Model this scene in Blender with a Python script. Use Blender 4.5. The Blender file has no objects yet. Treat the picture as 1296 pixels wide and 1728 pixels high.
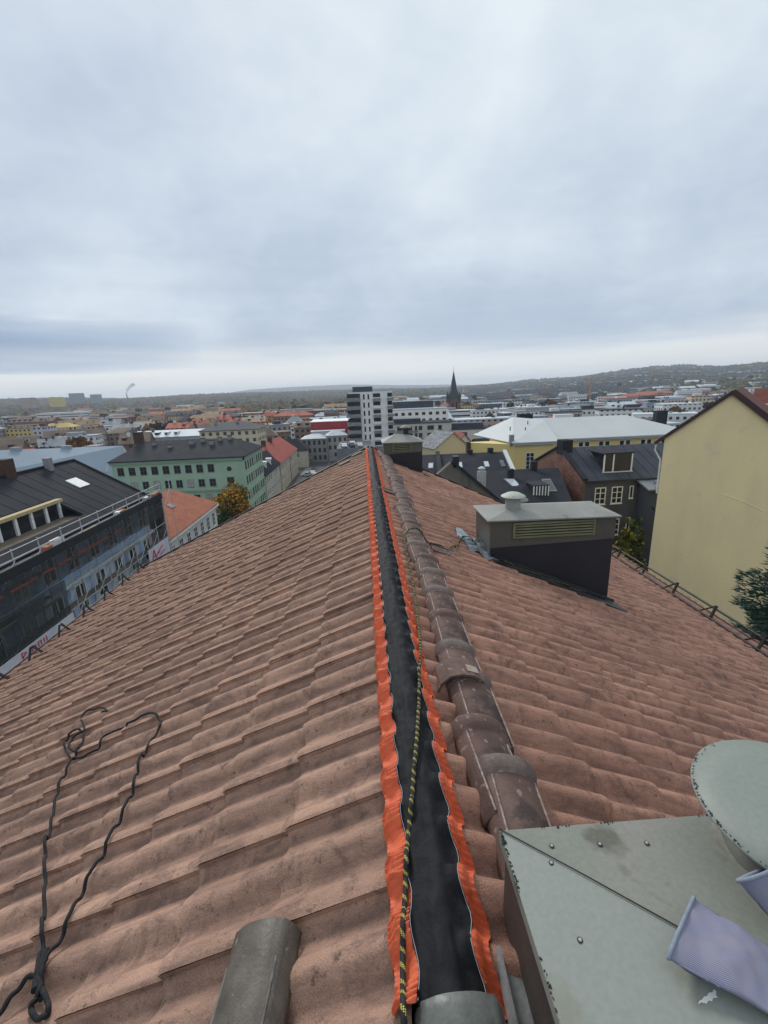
import bpy, bmesh, math, random
import numpy as np
from mathutils import Vector, Matrix, noise
random.seed(7)
SC = bpy.context.scene
COL = SC.collection
PI = math.pi

# ------------------------------------------------------------------ camera
F_PX = 745.0
PITCH, YAW, ROLL = math.radians(15.3), math.radians(2.1), math.radians(-2.3)
CAM = np.array([-0.11, 0.0, 1.30])
def _axes():
    cy, sy, cp, sp = math.cos(YAW), math.sin(YAW), math.cos(PITCH), math.sin(PITCH)
    F = np.array([sy*cp, cy*cp, -sp]); R = np.array([cy, -sy, 0.0]); U = np.cross(R, F)
    c, s = math.cos(ROLL), math.sin(ROLL)
    return R*c+U*s, -R*s+U*c, F
AR, AU, AF = _axes()
cd = bpy.data.cameras.new('camera'); cam = bpy.data.objects.new('camera', cd); COL.objects.link(cam)
m = Matrix.Identity(4)
for i in range(3):
    m[i][0] = AR[i]; m[i][1] = AU[i]; m[i][2] = -AF[i]; m[i][3] = CAM[i]
cam.matrix_world = m
cd.sensor_fit = 'VERTICAL'; cd.sensor_height = 24.0; cd.lens = 24.0*F_PX/1728.0
cd.clip_start = 0.05; cd.clip_end = 40000
SC.camera = cam
# a point of the place from where it shows in the survey photograph, on a known plane
def _ray(x, y):
    d = (x-648)/F_PX*AR-(y-864)/F_PX*AU+AF
    return d/np.linalg.norm(d)
def atX(x, y, v):
    r = _ray(x, y); return CAM+r*(v-CAM[0])/r[0]
def atY(x, y, v):
    r = _ray(x, y); return CAM+r*(v-CAM[1])/r[1]
def atZ(x, y, v):
    r = _ray(x, y); return CAM+r*(v-CAM[2])/r[2]

# ------------------------------------------------------------------ world, sun, exposure
W = bpy.data.worlds.new('World'); SC.world = W; W.use_nodes = True
SUN_EL, SUN_AZ = math.radians(36), math.radians(-22)      # azimuth clockwise from +Y: ahead, to the left
SKY_GAIN = 1.0
def build_world():
    nt = W.node_tree; N = nt.nodes; L = nt.links; N.clear()
    out = N.new('ShaderNodeOutputWorld')
    sky = N.new('ShaderNodeTexSky'); sky.sky_type = 'NISHITA'; sky.sun_disc = False
    sky.sun_elevation = SUN_EL; sky.sun_rotation = SUN_AZ
    b1 = N.new('ShaderNodeBackground'); b1.inputs[1].default_value = 0.06; L.new(sky.outputs[0], b1.inputs[0])
    tc = N.new('ShaderNodeTexCoord'); sep = N.new('ShaderNodeSeparateXYZ'); L.new(tc.outputs['Generated'], sep.inputs[0])
    def M(op, a, b=None, c=None, clamp=False):
        n = N.new('ShaderNodeMath'); n.operation = op; n.use_clamp = clamp
        for i, v in enumerate((a, b, c)):
            if v is None: continue
            if isinstance(v, (int, float)): n.inputs[i].default_value = v
            else: L.new(v, n.inputs[i])
        return n.outputs[0]
    X, Y, Z = sep.outputs
    zc = M('ADD', M('MAXIMUM', Z, 0.0), 0.30)
    u = M('DIVIDE', X, zc); v = M('DIVIDE', Y, zc)
    cmb = N.new('ShaderNodeCombineXYZ'); L.new(u, cmb.inputs[0]); L.new(v, cmb.inputs[1])
    def noise_(scale, det, dist, vec, off):
        mp = N.new('ShaderNodeMapping'); mp.inputs[1].default_value = off; L.new(vec, mp.inputs[0])
        n = N.new('ShaderNodeTexNoise'); n.inputs['Scale'].default_value = scale; n.inputs['Detail'].default_value = det
        n.inputs['Distortion'].default_value = dist; n.inputs['Roughness'].default_value = .5; L.new(mp.outputs[0], n.inputs[0]); return n.outputs[0]
    n1 = noise_(0.62, 5, .3, cmb.outputs[0], (3.1, 1.7, 0))
    n2 = noise_(1.5, 6, .3, cmb.outputs[0], (9.3, 4.2, 1))
    n3 = noise_(2.6, 5, .3, tc.outputs['Generated'], (1.2, 5.5, 2)); n4 = noise_(7.5, 6, .8, cmb.outputs[0], (2.2, 1.1, 5))
    dens = M('ADD', M('ADD', M('MULTIPLY', n1, .40), M('MULTIPLY', n2, .25)), M('ADD', M('MULTIPLY', n3, .47), M('MULTIPLY', n4, .10)))   # ~0.6 mean
    el = M('ARCSINE', Z)
    # cloud base gets brighter towards the zenith
    up = M('MULTIPLY', M('SUBTRACT', el, 0.10), 1.25, clamp=True)
    f = M('ADD', M('MULTIPLY', M('SUBTRACT', dens, .60), 2.5), M('ADD', M('MULTIPLY', up, .60), .28))
    ramp = N.new('ShaderNodeValToRGB'); L.new(f, ramp.inputs[0])
    e = ramp.color_ramp.elements
    e[0].position = 0.0; e[0].color = (.375, .460, .585, 1)
    e[1].position = 1.0; e[1].color = (.700, .770, .815, 1)
    for p, c in ((.3, (.430, .510, .620, 1)), (.62, (.560, .635, .715, 1))):
        k = ramp.color_ramp.elements.new(p); k.color = c
    # thin open band of sky along the horizon
    hz = N.new('ShaderNodeMapRange'); hz.interpolation_type = 'SMOOTHSTEP'
    hz.inputs[1].default_value = math.radians(6.2); hz.inputs[2].default_value = math.radians(2.6)
    hz.inputs[3].default_value = 0; hz.inputs[4].default_value = 1
    st = noise_(7.0, 4, .3, tc.outputs['Generated'], (0, 0, 0))
    mpz = N.new('ShaderNodeMapping'); mpz.inputs[3].default_value = (1.6, 1.6, 24); L.new(tc.outputs['Generated'], mpz.inputs[0])
    stn = N.new('ShaderNodeTexNoise'); stn.inputs['Scale'].default_value = 1.6; stn.inputs['Detail'].default_value = 5; L.new(mpz.outputs[0], stn.inputs[0])
    L.new(M('ADD', el, M('MULTIPLY', M('SUBTRACT', stn.outputs[0], .5), .085)), hz.inputs[0])
    mx = N.new('ShaderNodeMix'); mx.data_type = 'RGBA'; L.new(M('MULTIPLY', hz.outputs[0], .9), mx.inputs[0]); L.new(ramp.outputs[0], mx.inputs[6])
    mx.inputs[7].default_value = (.80, .82, .80, 1)
    # long dark bank of cloud low in the west
    az = M('ARCTAN2', X, Y)
    ga = M('SUBTRACT', 1.0, M('MULTIPLY', M('ABSOLUTE', M('ADD', az, .80)), 2.1), clamp=True)
    elw = M('ADD', el, M('MULTIPLY', M('SUBTRACT', stn.outputs[0], .5), .05))
    ge = M('SUBTRACT', 1.0, M('MULTIPLY', M('ABSOLUTE', M('SUBTRACT', elw, .100)), 22.0), clamp=True)
    bank = M('MULTIPLY', M('POWER', ga, .5), M('POWER', ge, .5))
    m2 = N.new('ShaderNodeMix'); m2.data_type = 'RGBA'; L.new(M('MULTIPLY', bank, 1.0), m2.inputs[0]); L.new(mx.outputs[2], m2.inputs[6])
    m2.inputs[7].default_value = (.17, .27, .44, 1)
    # wispy streaks low down
    m3 = N.new('ShaderNodeMix'); m3.data_type = 'RGBA'; m3.blend_type = 'MULTIPLY'
    low = M('SUBTRACT', 1.0, M('MULTIPLY', el, 2.2), clamp=True)
    L.new(M('MULTIPLY', low, 1.0), m3.inputs[0]); L.new(m2.outputs[2], m3.inputs[6])
    r3 = N.new('ShaderNodeMapRange'); r3.inputs[1].default_value = .3; r3.inputs[2].default_value = .7; r3.inputs[3].default_value = .94; r3.inputs[4].default_value = 1.05
    L.new(stn.outputs[0], r3.inputs[0]); cc = N.new('ShaderNodeCombineColor')
    for i in range(3): L.new(r3.outputs[0], cc.inputs[i])
    L.new(cc.outputs[0], m3.inputs[7])
    b2 = N.new('ShaderNodeBackground'); L.new(m3.outputs[2], b2.inputs[0]); b2.inputs[1].default_value = 1.20*SKY_GAIN
    ad = N.new('ShaderNodeMixShader'); ad.inputs[0].default_value = .95
    L.new(b1.outputs[0], ad.inputs[1]); L.new(b2.outputs[0], ad.inputs[2]); L.new(ad.outputs[0], out.inputs[0])
build_world()
sd = bpy.data.lights.new('sun', 'SUN'); so = bpy.data.objects.new('sun', sd); COL.objects.link(so)
sd.energy = 1.9; sd.angle = math.radians(14); sd.color = (1.0, .965, .92)
dv = Vector((math.sin(SUN_AZ)*math.cos(SUN_EL), math.cos(SUN_AZ)*math.cos(SUN_EL), math.sin(SUN_EL)))
so.rotation_euler = dv.to_track_quat('Z', 'Y').to_euler()
SC.view_settings.view_transform = 'Standard'; SC.view_settings.look = 'None'
SC.view_settings.exposure = 0.0; SC.view_settings.gamma = 1.0; SC.view_settings.use_curve_mapping = False
SC.render.engine = 'CYCLES'
SC.cycles.volume_bounces = 1; SC.cycles.max_bounces = 6

# ------------------------------------------------------------------ materials
MATS = {}
def mat(name, col, rough=.8, col2=None, ns=3.0, nd=5, fac=(.35, .65), fine=0.0, fs=120.0, bump=0.0, bs=40.0, metal=0.0, coords='Object', spots=None, stretch=None, spec=.4, bd=.01):
    """procedural surface: base colour, a second colour by noise, fine grain, bump, spots=(colour, scale, threshold)"""
    if name in MATS: return MATS[name]
    mt = bpy.data.materials.new(name); mt.use_nodes = True; nt = mt.node_tree; N = nt.nodes; L = nt.links
    P = N['Principled BSDF']; P.inputs['Roughness'].default_value = rough; P.inputs['Metallic'].default_value = metal
    P.inputs['Specular IOR Level'].default_value = spec
    tc = N.new('ShaderNodeTexCoord'); vec = tc.outputs[coords]
    if stretch:
        mp = N.new('ShaderNodeMapping'); mp.inputs[3].default_value = stretch; L.new(vec, mp.inputs[0]); vs = mp.outputs[0]
    else: vs = vec
    def nz(scale, det, v):
        n = N.new('ShaderNodeTexNoise'); n.inputs['Scale'].default_value = scale; n.inputs['Detail'].default_value = det; L.new(v, n.inputs[0]); return n.outputs[0]
    def mix(f, a, b, bt='MIX'):
        x = N.new('ShaderNodeMix'); x.data_type = 'RGBA'; x.blend_type = bt
        if isinstance(f, float): x.inputs[0].default_value = f
        else: L.new(f, x.inputs[0])
        for s, v in ((6, a), (7, b)):
            if isinstance(v, tuple): x.inputs[s].default_value = (*v, 1)
            else: L.new(v, x.inputs[s])
        return x.outputs[2]
    def rng(v, a, b, c=0., d=1.):
        r = N.new('ShaderNodeMapRange'); r.inputs[1].default_value = a; r.inputs[2].default_value = b; r.inputs[3].default_value = c; r.inputs[4].default_value = d
        L.new(v, r.inputs[0]); return r.outputs[0]
    c = tuple(col)
    if col2 is not None: c = mix(rng(nz(ns, nd, vs), *fac), c, tuple(col2))
    if spots:
        for (sc, ss, th) in (spots if isinstance(spots, list) else [spots]):
            c = mix(rng(nz(ss, 4, vec), th, th+.07, 0., .85), c, tuple(sc))
    if fine:
        g = rng(nz(fs, 2, vec), .3, .7, 1-fine, 1+fine); cc = N.new('ShaderNodeCombineColor')
        for i in range(3): L.new(g, cc.inputs[i])
        c = mix(1.0, c, cc.outputs[0], 'MULTIPLY')
    if isinstance(c, tuple): P.inputs['Base Color'].default_value = (*c, 1)
    else: L.new(c, P.inputs['Base Color'])
    if bump:
        bn = N.new('ShaderNodeBump'); bn.inputs['Strength'].default_value = bump; bn.inputs['Distance'].default_value = bd
        L.new(nz(bs, 4, vs), bn.inputs['Height']); L.new(bn.outputs[0], P.inputs['Normal'])
    MATS[name] = mt; return mt

def facade_mat(name, wall, glass=(.03, .035, .045), pw=3.0, ph=3.0, w=(.28, .72), h=(.3, .78), wall2=None, rowband=None):
    """wall of a building too far away to tell its windows apart: UV in metres"""
    if name in MATS: return MATS[name]
    mt = bpy.data.materials.new(name); mt.use_nodes = True; nt = mt.node_tree; N = nt.nodes; L = nt.links
    P = N['Principled BSDF']; P.inputs['Roughness'].default_value = .7
    uv = N.new('ShaderNodeUVMap'); s = N.new('ShaderNodeSeparateXYZ'); L.new(uv.outputs[0], s.inputs[0])
    def M(op, a, b=0.):
        n = N.new('ShaderNodeMath'); n.operation = op
        for i, v in enumerate((a, b)):
            if isinstance(v, (int, float)): n.inputs[i].default_value = v
            else: L.new(v, n.inputs[i])
        return n.outputs[0]
    fu = M('FRACT', M('DIVIDE', s.outputs[0], pw)); fv = M('FRACT', M('DIVIDE', s.outputs[1], ph))
    inside = M('MULTIPLY', M('MULTIPLY', M('GREATER_THAN', fu, w[0]), M('LESS_THAN', fu, w[1])), M('MULTIPLY', M('GREATER_THAN', fv, h[0]), M('LESS_THAN', fv, h[1])))
    n = N.new('ShaderNodeTexNoise'); n.inputs['Scale'].default_value = .35; n.inputs['Detail'].default_value = 6; tc = N.new('ShaderNodeTexCoord'); L.new(tc.outputs['Object'], n.inputs[0])
    mw = N.new('ShaderNodeMix'); mw.data_type = 'RGBA'; L.new(n.outputs[0], mw.inputs[0]); mw.inputs[6].default_value = (*wall, 1)
    w2 = wall2 or tuple(v*.72 for v in wall); mw.inputs[7].default_value = (*w2, 1)
    x = N.new('ShaderNodeMix'); x.data_type = 'RGBA'; L.new(inside, x.inputs[0]); L.new(mw.outputs[2], x.inputs[6]); x.inputs[7].default_value = (*glass, 1)
    L.new(x.outputs[2], P.inputs['Base Color'])
    r = N.new('ShaderNodeMapRange'); L.new(inside, r.inputs[0]); r.inputs[3].default_value = .8; r.inputs[4].default_value = .15; L.new(r.outputs[0], P.inputs['Roughness'])
    MATS[name] = mt; return mt

def tile_mat(name, a, b, dark, speck=.36, yoff=0.0):
    """weathered concrete tile: shade differs tile by tile, grain, streaks down the slope and lichen patches"""
    mt = bpy.data.materials.new(name); mt.use_nodes = True; nt = mt.node_tree; N = nt.nodes; L = nt.links
    P = N['Principled BSDF']; P.inputs['Roughness'].default_value = .9; P.inputs['Specular IOR Level'].default_value = .25
    g = N.new('ShaderNodeNewGeometry'); pos = g.outputs['Position']
    def vm(op, a_, b_):
        n = N.new('ShaderNodeVectorMath'); n.operation = op; L.new(a_, n.inputs[0]); n.inputs[1].default_value = b_; return n.outputs[0]
    def nz(scale, det, v, rgh=.55, dist=0):
        n = N.new('ShaderNodeTexNoise'); n.inputs['Scale'].default_value = scale; n.inputs['Detail'].default_value = det; n.inputs['Roughness'].default_value = rgh; n.inputs['Distortion'].default_value = dist; L.new(v, n.inputs[0]); return n.outputs[0]
    def rng(v, p, q, c=0., d=1.):
        r = N.new('ShaderNodeMapRange'); r.inputs[1].default_value = p; r.inputs[2].default_value = q; r.inputs[3].default_value = c; r.inputs[4].default_value = d; L.new(v, r.inputs[0]); return r.outputs[0]
    def mix(f, p, q, bt='MIX'):
        x = N.new('ShaderNodeMix'); x.data_type = 'RGBA'; x.blend_type = bt
        if isinstance(f, float): x.inputs[0].default_value = f
        else: L.new(f, x.inputs[0])
        for s_, v in ((6, p), (7, q)):
            if isinstance(v, tuple): x.inputs[s_].default_value = (*v, 1)
            else: L.new(v, x.inputs[s_])
        return x.outputs[2]
    def grey(v):
        c = N.new('ShaderNodeCombineColor')
        for i in range(3): L.new(v, c.inputs[i])
        return c.outputs[0]
    cell = N.new('ShaderNodeVectorMath'); cell.operation = 'FLOOR'; ab = N.new('ShaderNodeVectorMath'); ab.operation = 'ABSOLUTE'; L.new(pos, ab.inputs[0])
    L.new(vm('MULTIPLY', vm('SUBTRACT', ab.outputs[0], (.1005, 0, 0)), (1/.3197, 1/.30, 0)), cell.inputs[0])
    wn = N.new('ShaderNodeTexWhiteNoise'); L.new(cell.outputs[0], wn.inputs[0])
    streak = vm('MULTIPLY', pos, (5, 26, 5))
    c = mix(rng(nz(1.3, 5, pos), .35, .65), a, b)
    c = mix(1.0, c, grey(rng(wn.outputs[0], 0, 1, .86, 1.10)), 'MULTIPLY')
    c = mix(rng(nz(1.0, 6, streak, .65), .46, .72, 0, .7), c, dark)
    c = mix(rng(nz(7, 8, pos, .75, .8), .50, .66, 0, .75), c, dark)
    c = mix(rng(nz(26, 5, pos, .78), .58, .68, 0, .8), c, (dark[0]*.55, dark[1]*.6, dark[2]*.6))
    c = mix(rng(nz(55, 3, pos, .8), .70, .76, 0, .5), c, (.42, .36, .30))
    sp = N.new('ShaderNodeSeparateXYZ'); L.new(pos, sp.inputs[0])
    def mm(op, a_, b_):
        n = N.new('ShaderNodeMath'); n.operation = op
        for i_, v_ in enumerate((a_, b_)):
            if isinstance(v_, (int, float)): n.inputs[i_].default_value = v_
            else: L.new(v_, n.inputs[i_])
        return n.outputs[0]
    ph = mm('SINE', mm('MULTIPLY', mm('ADD', sp.outputs[1], yoff), 2*PI/.15), 0)       # dirt in the troughs, with painted shade to strengthen the wave relief
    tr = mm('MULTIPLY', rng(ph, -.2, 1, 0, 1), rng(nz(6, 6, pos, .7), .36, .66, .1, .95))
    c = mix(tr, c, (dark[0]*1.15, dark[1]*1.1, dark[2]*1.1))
    c = mix(1.0, c, grey(rng(nz(330, 3, pos, .7), .3, .7, 1-speck, 1+speck)), 'MULTIPLY')
    L.new(c, P.inputs['Base Color'])
    bn = N.new('ShaderNodeBump'); bn.inputs['Strength'].default_value = .8; bn.inputs['Distance'].default_value = .004
    ad = N.new('ShaderNodeMath'); ad.operation = 'ADD'; L.new(nz(160, 4, pos, .7), ad.inputs[0]); L.new(nz(14, 4, pos), ad.inputs[1]); L.new(ad.outputs[0], bn.inputs['Height'])
    L.new(bn.outputs[0], P.inputs['Normal'])
    return mt

def attr_mat(name, rough=.9, amt=.25, ns=1.0):
    """colour carried by each piece (leaf, crown), with a little noise"""
    mt = bpy.data.materials.new(name); mt.use_nodes = True; nt = mt.node_tree; N = nt.nodes; L = nt.links
    P = N['Principled BSDF']; P.inputs['Roughness'].default_value = rough; P.inputs['Specular IOR Level'].default_value = .15
    at = N.new('ShaderNodeAttribute'); at.attribute_name = 'tint'
    n = N.new('ShaderNodeTexNoise'); n.inputs['Scale'].default_value = ns; tc = N.new('ShaderNodeTexCoord'); L.new(tc.outputs['Object'], n.inputs[0])
    r = N.new('ShaderNodeMapRange'); r.inputs[1].default_value = .3; r.inputs[2].default_value = .7; r.inputs[3].default_value = 1-amt; r.inputs[4].default_value = 1+amt; L.new(n.outputs[0], r.inputs[0])
    x = N.new('ShaderNodeVectorMath'); x.operation = 'SCALE'; L.new(at.outputs['Color'], x.inputs[0]); L.new(r.outputs[0], x.inputs['Scale'])
    L.new(x.outputs[0], P.inputs['Base Color'])
    return mt

# ------------------------------------------------------------------ mesh helpers
class MB:
    def __init__(s): s.v = []; s.f = []; s.uv = {}; s.mi = {}; s.sm = set()
    def add(s, vs, fs, smooth=False, mi=0):
        o = len(s.v); s.v += [tuple(map(float, p)) for p in vs]
        for f in fs:
            if smooth: s.sm.add(len(s.f))
            if mi: s.mi[len(s.f)] = mi
            s.f.append(tuple(o+i for i in f))
    def box(s, a, b, mi=0):
        x0, y0, z0 = a; x1, y1, z1 = b
        s.add([(x0, y0, z0), (x1, y0, z0), (x1, y1, z0), (x0, y1, z0), (x0, y0, z1), (x1, y0, z1), (x1, y1, z1), (x0, y1, z1)],
              [(0, 3, 2, 1), (4, 5, 6, 7), (0, 1, 5, 4), (1, 2, 6, 5), (2, 3, 7, 6), (3, 0, 4, 7)], mi=mi)
    def prism(s, poly, ext, mi=0):
        """polygon (list of 3D points) extruded by a vector"""
        n = len(poly); e = Vector(ext); p = [Vector(q) for q in poly]; q = [a+e for a in p]
        nn = sum(((p[i]).cross(p[(i+1) % n]) for i in range(n)), Vector())
        flip = nn.dot(e) > 0
        f0 = list(range(n)); f1 = [n+i for i in range(n)]
        fs = [tuple(reversed(f0)), tuple(f1)] if flip else [tuple(f0), tuple(reversed(f1))]
        for i in range(n):
            j = (i+1) % n; fs.append((i, j, n+j, n+i) if flip else (j, i, n+i, n+j))
        s.add(p+q, fs, mi=mi)
    def slab(s, poly, t, mi=0):
        """flat panel with thickness t below its surface"""
        p = [Vector(q) for q in poly]; n = len(p)
        nn = sum(((p[i]).cross(p[(i+1) % n]) for i in range(n)), Vector()).normalized()
        if nn.z < 0: nn = -nn
        s.prism(p, -nn*t, mi)
    def beam(s, a, b, w, h=None, mi=0):
        a = Vector(a); b = Vector(b); d = (b-a).normalized(); h = h or w
        u = Vector((0, 0, 1)) if abs(d.z) < .9 else Vector((1, 0, 0))
        x = d.cross(u).normalized(); y = x.cross(d)
        c = [(-1, -1), (1, -1), (1, 1), (-1, 1)]
        vs = [p+x*(i*w/2)+y*(j*h/2) for p in (a, b) for i, j in c]
        s.add(vs, [(0, 1, 2, 3), (7, 6, 5, 4), (0, 4, 5, 1), (1, 5, 6, 2), (2, 6, 7, 3), (3, 7, 4, 0)], mi=mi)
    def lathe(s, prof, c=(0, 0, 0), n=16, smooth=True, mi=0):
        c = Vector(c); vs = []; fs = []
        for r, z in prof:
            for i in range(n):
                a = 2*PI*i/n; vs.append(c+Vector((r*math.cos(a), r*math.sin(a), z)))
        for k in range(len(prof)-1):
            for i in range(n):
                j = (i+1) % n; fs.append((k*n+i, k*n+j, (k+1)*n+j, (k+1)*n+i))
        s.add(vs, fs, smooth, mi)
        s.add(vs[:n], [tuple(reversed(range(n)))], mi=mi); s.add(vs[-n:], [tuple(range(n))], mi=mi)
    def tube(s, pts, r, n=8, smooth=True, mi=0, uvscale=None):
        pts = [Vector(p) for p in pts]; vs = []; fs = []; L = 0; o = len(s.f); us = []
        rs = r if isinstance(r, (list, tuple)) else [r]*len(pts)
        prev = None
        for k, p in enumerate(pts):
            d = (pts[min(k+1, len(pts)-1)]-pts[max(k-1, 0)]).normalized()
            if prev is None:
                x = d.orthogonal().normalized()
            else:
                x = (prev-d*prev.dot(d)).normalized()
            prev = x; y = d.cross(x)
            if k: L += (p-pts[k-1]).length
            us.append(L)
            for i in range(n):
                a = 2*PI*i/n; vs.append(p+(x*math.cos(a)+y*math.sin(a))*rs[k])
        for k in range(len(pts)-1):
            for i in range(n):
                j = (i+1) % n; fs.append((k*n+i, k*n+j, (k+1)*n+j, (k+1)*n+i))
                s.uv[o+k*n+i] = [(i/n, us[k]), ((i+1)/n, us[k]), ((i+1)/n, us[k+1]), (i/n, us[k+1])]
        s.add(vs, fs, smooth, mi)
        s.add(vs[:n], [tuple(reversed(range(n)))], mi=mi); s.add(vs[-n:], [tuple(range(n))], mi=mi)
    def mesh(s, name, mats):
        me = bpy.data.meshes.new(name); me.from_pydata(s.v, [], s.f); me.update()
        for mt in (mats if isinstance(mats, (list, tuple)) else [mats]): me.materials.append(mt)
        if s.sm or s.mi:
            for i, p in enumerate(me.polygons):
                if i in s.sm: p.use_smooth = True
                if i in s.mi: p.material_index = s.mi[i]
        if s.uv:
            uvl = me.uv_layers.new(name='UVMap')
            for fi, cs in s.uv.items():
                p = me.polygons[fi]
                for li, c in zip(p.loop_indices, cs): uvl.data[li].uv = c
        return me
def link(name, me, parent=None, loc=None, rz=None):
    o = bpy.data.objects.new(name, me); COL.objects.link(o)
    if parent is not None: o.parent = parent
    if loc is not None: o.location = loc
    if rz is not None: o.rotation_euler = (0, 0, rz)
    return o
def part(name, mb, mt, parent, loc=None, rz=None):
    return link(name, mb.mesh(name, mt), parent, loc, rz)
def thing(name, label, cat, loc=(0, 0, 0), rz=0, group=None):
    o = link(name, None, None, loc, rz); tag(o, label, cat, group); return o
def tag(o, label, cat, group=None):
    o['label'] = label; o['category'] = cat
    if group: o['group'] = group
    return o
def struct(name, mb, mt):
    o = link(name, mb.mesh(name, mt)); o['kind'] = 'structure'; return o
def stuff(o): o['kind'] = 'stuff'; return o
def copy_tree(o, parent=None):
    c = o.copy(); COL.objects.link(c)
    if parent is not None: c.parent = parent
    for ch in o.children: copy_tree(ch, c)
    return c
def box_part(name, a, b, mt, parent):
    mb = MB(); mb.box(a, b); return part(name, mb, mt, parent)
# ------------------------------------------------------------------ the big tiled roof
SL = math.radians(24); TS, CS, SS = math.tan(SL), math.cos(SL), math.sin(SL)
GROUND = -27.0
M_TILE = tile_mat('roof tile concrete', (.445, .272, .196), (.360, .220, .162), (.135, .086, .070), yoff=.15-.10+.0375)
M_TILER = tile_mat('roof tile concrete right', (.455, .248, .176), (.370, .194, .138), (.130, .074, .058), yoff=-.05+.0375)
M_BLACK = mat('black painted metal', (.014, .013, .014), .5, (.03, .026, .024), 6, bump=.1)
M_DECK = mat('roof deck', (.05, .035, .03), .9)
M_PLASTERY = mat('aged plaster', (.42, .36, .26), .9, (.36, .30, .22), .6, bump=.2)
GAU, COVER, AMP = .35, .30, .044
EAVE_L, EAVE_R = 5.02, 4.86
def y_end(side, x):             # the verge at the far gable
    return 10.42-.245*abs(x) if side < 0 else 10.25-.285*abs(x)
def prof(u):
    if u > .283: return AMP*(1-.12*((u-.283)/.026)**2)
    t = ((u-.133)/.15) % 1.0                       # steep after the crest, gentle before the next
    return AMP*(.5+.5*(math.cos(PI*t/.40) if t < .40 else math.cos(PI+PI*(t-.40)/.60)))
def tile_geo(nu=16, v0=0.0, v1=.405):
    """local: x down the slope, y across (lap edge at y=.30), z off the slope"""
    vs = []; fs = []
    us = [0.0]+[.30*i/nu for i in range(1, nu)]+[.298, .309]
    hs = [prof(u) for u in us]; hs[-2] += .001; hs[0] -= .012
    for k in range(len(us)-2, 0, -1):
        pass
    n = len(us)
    lift = [.004*(max(0, (u-.22)/.09))**1.5 for u in us]
    for v, dz, extra in ((v0, 0, 0), (v1-.02, .0225, 0), (v1, .0225, -.004)):
        for i, u in enumerate(us): vs.append((v, u, hs[i]+dz*1.0+lift[i]+extra))
    for r in range(2):
        for i in range(n-1): fs.append((r*n+i, (r+1)*n+i, (r+1)*n+i+1, r*n+i+1))
    top = len(fs)
    o = len(vs)                                # front nose, its own vertices for a crisp edge
    for i, u in enumerate(us): vs.append((v1, u, hs[i]+.0225+lift[i]-.004))
    for i, u in enumerate(us): vs.append((v1-.003, u, hs[i]+lift[i]-.001))
    for i in range(n-1): fs.append((o+i, o+n+i, o+n+i+1, o+i+1))
    o = len(vs)                                # lap edge
    for v, dz in ((v0, 0), (v1, .0185)):
        vs.append((v, us[-1], hs[-1]+lift[-1]+dz)); vs.append((v, us[-1]-.002, hs[-1]+lift[-1]+dz-.017))
    fs.append((o, o+1, o+3, o+2))
    return vs, fs, top
def slope_matrix(side, v, yline, jit=True):
    if side < 0: X = Vector((-CS, 0, -SS)); Y = Vector((0, -1, 0)); Z = Vector((-SS, 0, CS))
    else: X = Vector((CS, 0, -SS)); Y = Vector((0, 1, 0)); Z = Vector((SS, 0, CS))
    m = Matrix((( X.x, Y.x, Z.x, X.x*v), (X.y, Y.y, Z.y, yline), (X.z, Y.z, Z.z, X.z*v), (0, 0, 0, 1)))
    return m
own = thing('apartment_building', 'old apartment block under the photographer, with the big pinkish brown tiled roof', 'building', (0, 0, GROUND))
roofp = MB()
for sd_, ev in ((-1, EAVE_L), (1, EAVE_R)):
    ye0 = y_end(sd_, 0)-.05; ye1 = y_end(sd_, ev)-.05
    e_ = ev-.04
    poly = [(0, -4.6, -.012), (sd_*e_, -4.6, -e_*TS-.012), (sd_*e_, ye1, -e_*TS-.012), (0, ye0, -.012)]
    roofp.slab([(x, y, z-GROUND) for x, y, z in poly], .12)
roof = part('roof', roofp, M_DECK, own)
wl = MB()
pts = [(-4.5, -4.5), (4.4, -4.5), (4.4, 8.6), (0, 9.9), (-4.5, 8.8)]
wl.prism([(x, y, 0) for x, y in pts], (0, 0, -GROUND-2.25))
part('wall', wl, M_PLASTERY, own)
for (ya, yb) in ((9.6, 9.78),):
    g = MB(); g.prism([(-4.4, 8.75, -2.25-GROUND), (4.3, 8.55, -2.25-GROUND), (.15, 9.8, -.25-GROUND), (-.15, 9.9, -.25-GROUND)], (0, -.2, 0)); part('gable_wall', g, M_PLASTERY, own)
tv, tf, ntop = tile_geo()
def mk_tile_mesh(name, mt):
    me = bpy.data.meshes.new(name); me.from_pydata(tv, [], tf); me.update(); me.materials.append(mt)
    for i, p in enumerate(me.polygons): p.use_smooth = i < ntop+14
    return me
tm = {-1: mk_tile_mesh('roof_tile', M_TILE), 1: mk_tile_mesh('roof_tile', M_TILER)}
cand = []
rt = random.Random(3)
for side, ev in ((-1, EAVE_L), (1, EAVE_R)):
    nrow = int(math.ceil((ev/CS-.06)/GAU))
    for j in range(nrow):
        v = .06+j*GAU
        k = 0; y = -4.5
        while y < y_end(side, v*CS):
            yl = y if side > 0 else y+COVER
            cx, cy, cz = side*(v+.17)*CS, y+.15, -(v+.17)*SS
            d = np.array([cx, cy, cz])-CAM; dep = d@AF; px = F_PX*(d@AR)/max(dep, .01); py = F_PX*(d@AU)/max(dep, .01)
            vis = dep > .2 and abs(px) < 700 and abs(py) < 920 and not (side > 0 and cy < .8 and cx > .15)
            last = y+COVER > y_end(side, (v+.4)*CS)
            cand.append((math.dist((cx, cy, cz), CAM) if vis and not last else 1e3, side, v, yl, y, last))
            y += COVER
cand.sort(key=lambda c: c[0])
bulk = {-1: ([], []), 1: ([], [])}
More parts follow.
